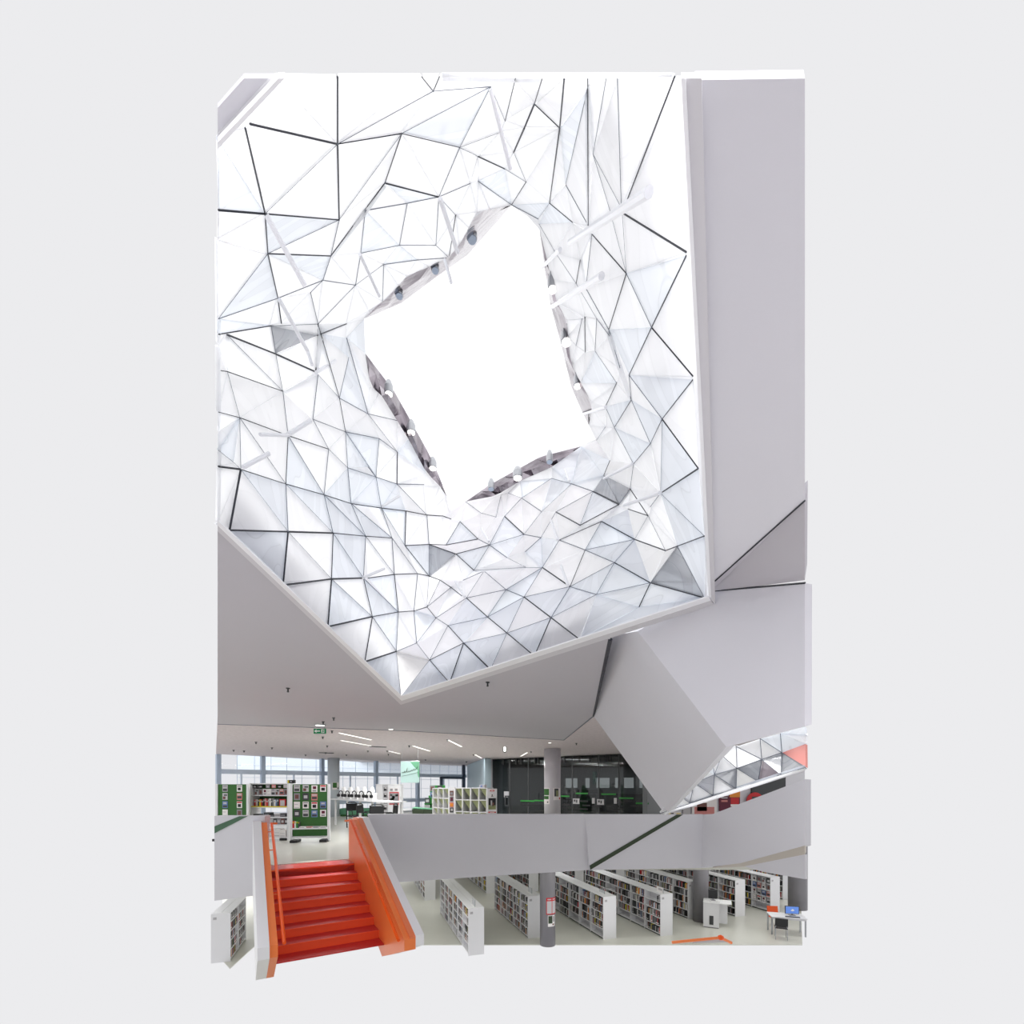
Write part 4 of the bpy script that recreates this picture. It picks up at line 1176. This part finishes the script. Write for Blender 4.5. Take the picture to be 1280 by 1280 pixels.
# green banner
bn = thing('banner', 'pale green hanging banner with handwriting before the windows', 'banner', (xr(17, 501), 17, zz(978.3, 17)), .12)
BW, BH = .68, .80
MB().box(0, 0, 0, BW, .012, BH).build('cloth', 'banner', bn)
MB().prism([Vector((.34, -.004, BH - .02)), Vector((BW - .01, -.004, BH - .02)), Vector((BW - .01, -.004, .42)), Vector((.5, -.004, .58))], (0, .004, 0)).build('green_field', 'banner_g', bn)
MB().prism([Vector((.6, -.004, .4)), Vector((BW, -.004, .5)), Vector((BW, -.004, .2)), Vector((.64, -.004, .2))], (0, .004, 0)).build('green_field', 'banner_g', bn)
mb = MB()
pen = [(.04, .36), (.07, .40), (.08, .36), (.12, .38), (.15, .42), (.13, .44), (.12, .39), (.17, .38), (.21, .44), (.24, .56), (.22, .40), (.26, .39), (.3, .44), (.31, .40), (.35, .42), (.4, .48), (.41, .43), (.45, .47), (.48, .52), (.5, .46), (.55, .5), (.62, .6)]
mb.tube([(x, -.008, z) for x, z in pen], .008, 4)
mb.tube([(.04, -.008, .24), (.3, -.008, .30), (.6, -.008, .38)], .005, 4)
mb.build('handwriting', 'green_d', bn)
MB().tube([(-.01, .006, BH), (BW + .01, .006, BH)], .014, 6).build('rod', 'steel', bn)
for x in (.05, BW - .05):
    MB().tube([(x, .006, BH), (x, .006, ZC - zz(978.3, 17))], .004, 4).build('wire', 'steel', bn)
# posters on the right wall
def wall_item(name, label, cat, u0, v0, u1, v1, base, rects):
    D = Dw - .045
    flat_item(name, label, cat, Vector((xr(D, (u0 + u1) / 2), D, zz(v1, D))), 0, (u1 - u0) / F * D, (v1 - v0) / F * D, base, rects, .03)
wall_item('poster', 'pale poster with a brown drawing on the right wall', 'poster', 865, 990, 896, 1024, 'paper', [(.1, .1, .9, .45, 'pink'), (.2, .3, .6, .6, 'brown'), (.1, .75, .9, .78, 'dark')])
wall_item('poster', 'plum and orange poster on the right wall', 'poster', 899, 985, 925, 1014, 'plum', [(.5, .6, 1, .95, 'orangep'), (0, .86, 1, 1, 'orangep'), (.55, .3, .95, .58, 'redp'), (.1, .65, .45, .7, 'grey_l'), (.1, .55, .4, .6, 'grey_l'), (.1, .4, .4, .48, 'pink'), (.55, .2, .9, .3, 'paper')])
wall_item('screen', 'large dark screen high on the right wall', 'screen', 939, 968, 982, 1004, 'black', [(.02, .02, .98, .98, 'dark')])
wall_item('door', 'narrow grey door strip beside the pale poster', 'door', 853, 1003, 864, 1019, 'grey', [(.1, .1, .9, .9, 'grey_l')])
wall_item('sign', 'small yellow and black hazard strip at the foot of the right wall', 'sign', 833, 1014.5, 851, 1018.5, 'paper', [(0, 0, .3, .6, 'yellow'), (.3, 0, .5, .6, 'black'), (.7, 0, 1, .5, 'yellow')])
D = Dw - .12
rs = thing('sign', 'round red sign with a dark inscription in front of the dark screen', 'sign', (xr(D, 944), D, zz(1001, D)))
mb = MB()
R_ = 10.5 / F * D
ring = [Vector((R_ * math.cos(t), 0, R_ * math.sin(t))) for t in [2 * math.pi * i / 28 for i in range(28)]]
mb.prism(ring, (0, .04, 0)).build('disc', 'redp', rs)
MB().prism([p * .82 + Vector((0, -.004, 0)) for p in ring], (0, .004, 0)).build('field', 'redp', rs)
MB().box(-R_ * .4, -.012, R_ * .1, R_ * .4, -.004, R_ * .5).box(-R_ * .3, -.012, -.4 * R_, R_ * .3, -.004, -.05 * R_).build('inscription', 'dark', rs)

# ---- ceiling fittings
def fit(u, v, z=None):
    return onz(u, v, ZC if z is None else z)
DL = [(400, 906, .13, 'round downlight glowing above the exit sign'), (488.5, 911, .07, 'small round downlight in the middle of the left ceiling'), (687, 928, .06, 'small round downlight above the upper grey column')]
for u, v, r, lab in DL:
    d = thing('ceiling_light', lab, 'ceiling light', fit(u, v) - Vector((0, 0, .002)))
    MB().lathe([(r, 0), (r * 1.05, -.01), (r * .8, -.012)], (0, 0, 0), 18).build('ring', 'steel', d)
    MB().lathe([(r * .8, -.012), (r * .8, -.018)], (0, 0, 0), 18).build('lens', 'lamp', d)
    sp = bpy.data.lights.new('downlight', 'SPOT')
    sp.energy = 800 if r > .1 else 40
    sp.spot_size = .42 if r > .1 else 1.0; sp.spot_blend = .8; sp.shadow_soft_size = .06
    so = bpy.data.objects.new('downlight', sp); COL.objects.link(so); so.parent = d; so.location = (0, 0, -.03)
    so.rotation_euler = (-.42, -.16, 0) if r > .1 else (0, 0, 0)
SLOT = [(423.5, 915.5, 464, 924.5), (426, 925, 464, 932), (516, 932, 537, 938.5), (560, 924.5, 577, 933), (593.5, 943, 602, 947.5), (486, 938.5, 500, 942), (651, 945, 659, 940.5)]
SN = ['longest slot light right of the exit sign', 'second slot light below the longest one', 'short slot light in the middle of the ceiling', 'slot light pointing at the glass partition', 'tiny far slot light left of the partition', 'faint far slot light near the banner', 'slot light left of the grey column']
for (u0, v0, u1, v1), lab in zip(SLOT, SN):
    a, b = fit(u0, v0), fit(u1, v1)
    d = b - a
    t = thing('ceiling_light', lab, 'ceiling light', a, math.atan2(d.y, d.x))
    MB().box(0, -.03, -.012, d.length, .03, 0).build('frame', 'rim', t)
    MB().box(.02, -.02, -.016, d.length - .02, .02, -.012).build('diffuser', 'lamp', t)
    al = bpy.data.lights.new('slot_light', 'AREA')
    al.shape = 'RECTANGLE'; al.size = d.length; al.size_y = .08; al.energy = 62
    lo = bpy.data.objects.new('slot_light', al); COL.objects.link(lo); lo.parent = t; lo.location = (d.length / 2, 0, -.03)
pl_ = thing('pendant_light', 'small capsule shaped lamp hanging from the far ceiling', 'lamp', at(631, 936.5, 17))
MB().lathe([(.02, .13), (.07, .09), (.075, 0), (.07, -.09), (.02, -.13)], (0, 0, 0), 12).build('housing', 'dark', pl_, smooth=True)
MB().box(-.04, -.085, -.09, .04, -.07, .08).build('lens', 'lamp', pl_)
MB().tube([(0, 0, .13), (0, 0, ZC - at(631, 936.5, 17).z)], .006, 5).build('stem', 'steel', pl_)
es = thing('exit_sign', 'green exit sign with a white arrow hanging under the ceiling', 'sign', at(392, 917, 10.7), -.06)
W_, H_ = .29, .115
MB().box(0, 0, 0, W_, .03, H_).build('panel', 'exit', es)
mb = MB()
mb.prism([Vector((.015, -.004, .058)), Vector((.07, -.004, .098)), Vector((.07, -.004, .072)), Vector((.155, -.004, .072)), Vector((.155, -.004, .046)), Vector((.07, -.004, .046)), Vector((.07, -.004, .018))], (0, .004, 0))
mb.build('arrow', 'white', es)
mb = MB().box(.185, -.004, .015, .26, 0, .10)
mb.build('door_symbol', 'white', es)
mb = MB().prism([Vector((.2, -.008, .02)), Vector((.215, -.008, .02)), Vector((.225, -.008, .045)), Vector((.24, -.008, .03)), Vector((.25, -.008, .035)), Vector((.235, -.008, .06)), Vector((.235, -.008, .075)), Vector((.25, -.008, .07)), Vector((.25, -.008, .078)), Vector((.225, -.008, .085)), Vector((.2, -.008, .07)), Vector((.218, -.008, .068)), Vector((.215, -.008, .05))], (0, .004, 0))
mb.lathe([(.004, .084), (.008, .09), (.004, .096)], (.238, -.006, 0), 8)
mb.build('runner_symbol', 'exit', es)
for x in (.03, W_ - .03):
    MB().tube([(x, .015, H_), (x, .015, ZC - at(392, 917, 10.7).z)], .006, 5).build('hanger', 'steel', es)
SPR = [(360, 860), (609.5, 852.5), (403.5, 921), (415, 913.5), (320, 927.5), (340, 934.5), (292, 937.5), (305, 938.5), (409, 932), (382, 943.5), (407, 940.6), (433, 943.4), (460, 938.4), (511.5, 932), (484, 938.4), (485.5, 942.6), (559.5, 924.6), (592, 943), (583, 952), (720.5, 929), (404, 902), (532, 949.5), (417, 897), (664, 939.3)]
SPR = SPR[:2] + sorted(SPR[2:])
for i, (u, v) in enumerate(SPR):
    P = fit(u, v)
    r = .018 + .0016 * P.y
    where = ['on the smooth ceiling left of the light well', 'on the smooth ceiling under the lower corner of the light well'][i] if i < 2 else None
    s = thing('sprinkler', ('dark sprinkler head ' + where) if where else 'tiny dark sprinkler, %s from the left on the perforated ceiling' % ORW[i - 2], 'sprinkler', P, 0, None if where else 'sprinklers on the perforated ceiling')
    MB().lathe([(r, 0), (r, -.012), (r * .4, -.015), (r * .4, -.05), (r * .7, -.055), (r * .3, -.065)], (0, 0, 0), 10).build('head', 'dark', s)
for u, v, w_, lab in ((472.5, 933.3, .3, 'flat dark ceiling vent beside the second slot light'), (408, 941, .3, 'flat dark ceiling vent near the far column')):
    t = thing('ceiling_vent', lab, 'vent', fit(u, v), .6)
    MB().box(-w_, -.08, -.02, w_, .08, 0).build('frame', 'dark', t)
    MB().box(-w_ * .8, -.05, -.026, w_ * .8, .05, -.02).build('slats', 'grey', t)

# ================================================================ LOWER FLOOR: BOOKCASES
ang = math.atan2(.946, -.324)
A_ = Vector((-.324, .946, 0)); S_ = Vector((.946, .324, 0))
HB, DB = 1.68, .58
CASES = [  # s, a of the near end, length, visible side, short name, label
 (3.78, 15.82, 5.7, 1, 'bookcase nearest the stair', 'double white bookcase nearest the orange stair, its end panel cut by the view'),
 (6.43, 16.83, 4.6, 1, 'bookcase left of notice column', 'double white bookcase directly left of the column with red notices'),
 (9.19, 15.77, 6.2, 1, 'bookcase right of notice column', 'long double white bookcase directly right of the column with red notices'),
 (11.57, 15.38, 6.4, 1, 'second bookcase past notice column', 'long white bookcase second to the right of the notice column'),
 (14.23, 16.95, 5.2, 1, 'the bookcase ending at the desk column', 'white bookcase ending at the column beside the catalogue desk'),
 (16.55, 16.55, 3.2, 1, 'the bookcase behind the catalogue desk', 'white bookcase with red and yellow books behind the catalogue desk'),
 (18.67, 16.54, 4.4, 1, 'the bookcase with face out magazines', 'white bookcase with face out magazines left of the computer table'),
 (3.42, 24.2, 4.6, 1, 'the back bookcase beside the stair', 'white bookcase farther back, seen between the stair and the nearest bookcase'),
 (6.9, 24.6, 5.0, 1, 'the back bookcase behind the first aisle', 'white bookcase at the back of the aisle left of the notice column'),
 (9.3, 24.2, 5.4, 1, 'the back bookcase behind the notice column', 'white bookcase at the back, just left of the notice column'),
 (12.2, 24.2, 5.4, 1, 'the back bookcase behind the long one', 'white bookcase at the back behind the long bookcase right of the notice column'),
 (15.0, 24.2, 5.4, 1, 'the back bookcase left of the desk column', 'white bookcase at the back, left of the desk column'),
 (21.4, 18.2, 4.0, 1, 'the bookcase before the right column', 'white bookcase partly hidden by the column at the right edge'),
 (20.6, 23.6, 4.2, 1, 'the back bookcase at the far right', 'white bookcase at the back under the grey soffit on the right'),
 (-4.66, 20.33, 2.35, -1, 'bookcase at the left edge', 'white bookcase at the left edge below the parapet block'),
]
PAL = ['dark', 'black', 'grey', 'grey_l', 'black', 'black', 'dark', 'paper', 'grey', 'black', 'brown', 'dark', 'dark', 'grey', 'paper', 'brown', 'black', 'dark', 'grey_l', 'black', 'grey_l', 'dark', 'black', 'grey', 'dark', 'paper', 'redp', 'orangep', 'olive', 'pink', 'yellow', 'blue'] + ['black', 'dark', 'grey'] * 4
PN = {'dark': 'dark grey', 'grey': 'grey', 'grey_l': 'pale grey', 'black': 'black', 'paper': 'white', 'brown': 'brown', 'redp': 'red', 'orangep': 'orange', 'blue': 'blue', 'olive': 'olive', 'pink': 'pink', 'yellow': 'yellow'}
LV = ['lowest', 'fourth', 'third', 'second', 'top']
# one book mesh per colour: two boards, a spine and the pages
BOOKM = {}
def bookmesh(cn):
    if cn not in BOOKM:
        mb = MB()
        mb.box(-.5, -1, 0, -.38, 0, 1).box(.38, -1, 0, .5, 0, 1).box(-.5, -.06, 0, .5, 0, 1)
        mb.box(-.38, -.96, .03, .38, -.06, .96, 1)
        mb.box(-.5, 0, .16, .5, .004, .3, 1)
        o = mb.build('book', [cn, 'paper'])
        BOOKM[cn] = o.data
        bpy.data.objects.remove(o)
    return BOOKM[cn]
ORDC = ['nearest', 'second', 'third', 'fourth']
books = []
for ci, (s, a, L, sd, short, lab) in enumerate(CASES):
    N0 = S_ * s + A_ * a
    N0.z = low
    if sd < 0:
        N0 = S_ * (s + 0) + A_ * (a - L); N0.z = low
    t = thing('bookcase', lab, 'bookcase', N0, ang)
    MW = Matrix.Translation(N0) @ Matrix.Rotation(ang, 4, 'Z')
    nb = max(2, round(L / 1.0))
    bw = (L - .06) / nb
    e = MB().box(0, -DB, 0, .03, 0, HB).build('end_panel', 'shelf', t)
    MB().box(-.004, -.17, 1.47, 0, -.06, 1.56).build('label_plate', 'grey_l', e)
    MB().box(-.006, -.16, 1.50, -.004, -.08, 1.51).box(-.006, -.16, 1.53, -.004, -.1, 1.54).build('label_print', 'grey', e)
    MB().box(L - .03, -DB, 0, L, 0, HB).build('end_panel', 'shelf', t)
    for k in range(int(L / 1.4) + 1):
        x0 = .03 + k * 1.4; x1 = min(L - .03, x0 + 1.39)
        if x1 - x0 < .1: continue
        MB().box(x0, -DB / 2 + .006, HB - .03, x1, 0, HB).build('top_board', 'shelf', t)
        MB().box(x0, -DB, HB - .03, x1, -DB / 2 - .006, HB).build('top_board', 'shelf', t)
    MB().box(.03, -DB / 2 - .01, .06, L - .03, -DB / 2 + .01, HB - .03).build('back_panel', 'shelf_in', t)
    MB().box(.05, -DB + .04, 0, L - .05, -.04, .06).build('plinth', 'dark', t)
    for k in range(1, nb):
        x = .03 + k * bw
        MB().box(x - .014, -DB, .03, x + .014, 0, HB - .03).build('divider', 'shelf', t)
    lev = [.09 + j * .315 for j in range(5)]
    for z in lev:
        MB().box(.03, -DB, z - .025, L - .03, 0, z).build('shelf_board', 'shelf', t)
    q = random.Random(100 + ci)
    mags = ci == 6
    for b in range(nb):
        for j in range(5):
            if mags and b == 0:
                continue
            low_empty = (j == 0 and ci in (0, 2, 3) and q.random() < .7)
            x = .03 + b * bw + .03
            xe = x + bw - .06
            fill = 0 if low_empty else q.uniform(.62, 1.0)
            if q.random() < .05: fill = .2
            x += 0 if q.random() < .7 else q.uniform(.0, .15)
            xe = x + (xe - x) * fill
            if sd < 0 and j == 4 and b % 2: xe = x
            hmean = q.uniform(.21, .25)
            while x < xe:
                w = q.choice([.022, .028, .034, .042, .052])
                h = min(.283, hmean + q.uniform(-.03, .035))
                if q.random() < .09:
                    x += q.uniform(.02, .1)
                cn = q.choice(PAL)
                books.append((ci, b, j, x + w / 2, w, h, q.uniform(.15, .19), cn, lev[j], MW, sd))
                x += w + .002
    if mags:
        for j in range(4):
            for i in range(4):
                k = (j * 4 + i * 3) % 10
                P = MW @ Vector((.17 + i * (bw - .1) / 3.6, -.06, lev[j + 1]))
                flat_item('magazine', CNAME[k].replace('leaflet', 'magazine') + ', %s on the %s shelf, magazine bookcase' % (ORDC[i], LV[j + 1]), 'magazine', P, ang + math.pi, .2, .25, COVER[k][0], COVER[k][1], .02, 0, 'face out magazines')
# the 300 books that show largest are things, the rest one mass per bookcase
def sees(bk):
    P = bk[9] @ Vector((bk[3], 0 if bk[10] > 0 else -DB, bk[8] + bk[5] / 2))
    u = CX + P.x / P.y * F; v = HY + (EYE - P.z) / P.y * F
    ok = 284 < u < 996 and 1092 < v < 1175 and bk[0] in (0, 1, 2, 3, 14)
    if bk[0] == 14: ok = 284 < u < 306 and v < 1175
    if 674 < u < 697: ok = False
    if bk[0] == 1 and u < 617: ok = False
    if bk[0] == 3 and u < 765 and v > 1105: ok = False
    return (F / P.y) ** 2 * bk[4] * bk[5] if ok else 0
vis = sorted(((sees(b), i) for i, b in enumerate(books)), reverse=True)
single = {i for a, i in vis[:262] if a > 0}
mass = {}
seen = {}
ORD = ['first', 'second', 'third', 'fourth', 'fifth', 'sixth', 'seventh', 'eighth', 'ninth', 'tenth', 'eleventh', 'twelfth', 'thirteenth', 'fourteenth', 'fifteenth'] + ['%dth' % k for k in range(16, 60)]
for i, (ci, b, j, x, w, h, dp, cn, z, MW, sd) in enumerate(books):
    lx = Vector((x, -.03 if sd > 0 else -DB + .03, z))
    if i in single:
        o = bpy.data.objects.new('book', bookmesh(cn))
        COL.objects.link(o)
        o.location = MW @ lx
        o.rotation_euler = (0, 0, ang + (0 if sd > 0 else math.pi))
        o.scale = (w, dp, h)
        seen[(ci, j, cn)] = seen.get((ci, j, cn), 0) + 1
        tag(o, '%s %s book from the near end, %s shelf, %s' % (ORD[seen[(ci, j, cn)] - 1], PN[cn], LV[j], CASES[ci][4]), 'book', '%s books on the %s shelf of %s' % (PN[cn], LV[j], CASES[ci][4]))
    else:
        if ci not in mass: mass[ci] = (MB(), [])
        mb, ms = mass[ci]
        if cn not in ms: ms.append(cn)
        y1 = lx.y if sd > 0 else lx.y + dp
        P8 = [MW @ Vector(p) for p in ((x - w / 2, y1 - dp, z), (x + w / 2, y1 - dp, z), (x + w / 2, y1, z), (x - w / 2, y1, z), (x - w / 2, y1 - dp, z + h), (x + w / 2, y1 - dp, z + h), (x + w / 2, y1, z + h), (x - w / 2, y1, z + h))]
        mb.hexa(P8, ms.index(cn))
for ci, (mb, ms) in mass.items():
    o = mb.build('books', ms)
    tag(o, 'rows of books filling the rest of the ' + CASES[ci][4].replace('the ', '', 1) if CASES[ci][4].startswith('the ') else 'rows of books filling the rest of the ' + CASES[ci][4], 'books', None, 'stuff')
# sign holders on the bookcase tops
for ci, x, y, lab in ((0, .35, -.28, 'clear sign holder on top of the bookcase nearest the stair'), (1, .5, -.28, 'clear sign holder on top of the bookcase left of the notice column'), (2, .6, -.28, 'clear sign holder on the bookcase right of the notice column'),
                      (3, .3, -.2, 'white paper sign on the second bookcase right of the notice column'), (4, 3.9, -.2, 'white paper sign on the bookcase ending at the desk column'), (6, 3.0, -.2, 'white paper sign on the bookcase with face out magazines')):
    s, a, L = CASES[ci][:3]
    P = S_ * s + A_ * a
    P.z = low
    P = Matrix.Translation(P) @ Matrix.Rotation(ang, 4, 'Z') @ Vector((x, y, HB))
    t = thing('sign_holder', lab, 'sign holder', P, ang)
    MB().box(-.22, -.05, 0, .22, .05, .01).build('base', 'white', t)
    MB().box(-.21, -.006, .01, .21, .006, .23).build('plate', 'acrylic' if ci < 3 else 'paper', t)
    MB().box(-.215, -.012, .01, -.2, .012, .25).build('edge', 'steel', t)
    if ci >= 3: MB().box(-.15, .006, .1, .1, .008, .13).box(-.15, .006, .15, .12, .008, .17).build('print', 'grey', t)

# catalogue desk with a screen
dk = thing('desk', 'tall white catalogue desk with a dark vent beside the grey column', 'desk', (xr(19.5, 879), 19.5, low), -.42)
MB().box(0, 0, .04, .62, .62, 1.06).build('body', 'shelf', dk)
MB().box(0, -.05, 1.06, 1.1, .66, 1.10).build('worktop', 'white', dk)
MB().box(.24, -.012, .14, .4, 0, .52).build('vent', 'dark', dk)
MB().box(.02, .02, 0, .6, .6, .04).build('plinth', 'grey', dk)
MB().box(.62, .5, .1, .95, .6, 1.06).build('side_panel', 'shelf', dk)
KM = Matrix.Translation(Vector((xr(19.5, 879), 19.5, low))) @ Matrix.Rotation(-.42, 4, 'Z')
mo = thing('monitor', 'black screen standing on the catalogue desk', 'monitor', KM @ Vector((.38, .38, 1.10)), -.1)
MB().box(-.09, -.08, 0, .09, .08, .015).build('foot', 'grey', mo)
MB().box(-.025, -.015, .015, .025, .015, .12).build('stand', 'grey', mo)
MB().box(-.19, -.02, .08, .19, .02, .46).build('housing', 'dark', mo)
MB().box(-.175, -.024, .1, .175, -.02, .44).build('display', 'black', mo)
kb = thing('keyboard', 'pale keyboard on the catalogue desk', 'keyboard', KM @ Vector((.45, .1, 1.10)), -.42)
MB().box(-.2, -.07, 0, .2, .07, .02).build('case', 'grey_l', kb)
MB().box(-.19, -.06, .02, .19, .06, .026).build('keys', 'white', kb)
# computer table, chairs and screen
T0 = Vector((xr(18.5, 964), 18.5, low))
TMx = Matrix.Translation(T0) @ Matrix.Rotation(-.28, 4, 'Z')
tb = thing('table', 'white computer table at the right edge', 'table', T0, -.28)
MB().box(0, 0, .71, 1.3, .75, .74).build('tabletop', 'shelf', tb)
MB().box(.03, .02, .64, 1.27, .05, .71).build('apron', 'shelf_in', tb)
for x, y in ((.04, .05), (1.24, .05), (.04, .69), (1.24, .69)):
    MB().box(x - .025, y - .025, 0, x + .025, y + .025, .71).build('leg', 'steel', tb)
mo = thing('monitor', 'screen with a blue picture on the computer table', 'monitor', TMx @ Vector((.86, .42, .74)), -.2)
MB().box(-.12, -.09, 0, .12, .09, .015).build('foot', 'grey', mo)
MB().box(-.03, -.015, .015, .03, .015, .1).build('stand', 'grey', mo)
MB().box(-.26, -.02, .06, .26, .02, .38).build('housing', 'dark', mo)
MB().box(-.24, -.024, .08, .24, -.02, .36).build('display', 'screen', mo)
MB().prism([Vector((-.06, -.027, .2)), Vector((.0, -.027, .17)), Vector((.09, -.027, .2)), Vector((.06, -.027, .24)), Vector((.02, -.027, .27))], (0, .003, 0)).build('emblem', 'white', mo)
kb = thing('keyboard', 'black keyboard tray on the computer table', 'keyboard', TMx @ Vector((.8, .12, .74)), -.28)
MB().box(-.26, -.05, 0, .26, .05, .02).build('case', 'black', kb)
MB().box(-.25, -.04, .02, .25, .04, .026).build('keys', 'dark', kb)
def chair(P, rz, sm, label):
    c = thing('chair', label, 'chair', P, rz)
    MB().box(-.22, -.21, .42, .22, .22, .45).build('seat', sm, c, .008)
    MB().prism([Vector((-.22, -.2, .5)), Vector((.22, -.2, .5)), Vector((.22, -.27, .84)), Vector((-.22, -.27, .84))], (0, .025, 0)).build('backrest', sm, c)
    for sx in (-1, 1):
        MB().tube([(sx * .2, -.26, 0), (sx * .2, -.19, .44), (sx * .19, -.2, .56)], .012, 6).build('leg', 'steel', c)
        MB().tube([(sx * .2, .24, 0), (sx * .19, .19, .43)], .012, 6).build('leg', 'steel', c)
chair(TMx @ Vector((.26, -.36, -0)), -.45, 'black', 'black chair with thin steel legs in front of the computer table')
chair(TMx @ Vector((.42, 1.15, 0)), math.pi - .1, 'chair_o', 'orange chair on the far side of the computer table')
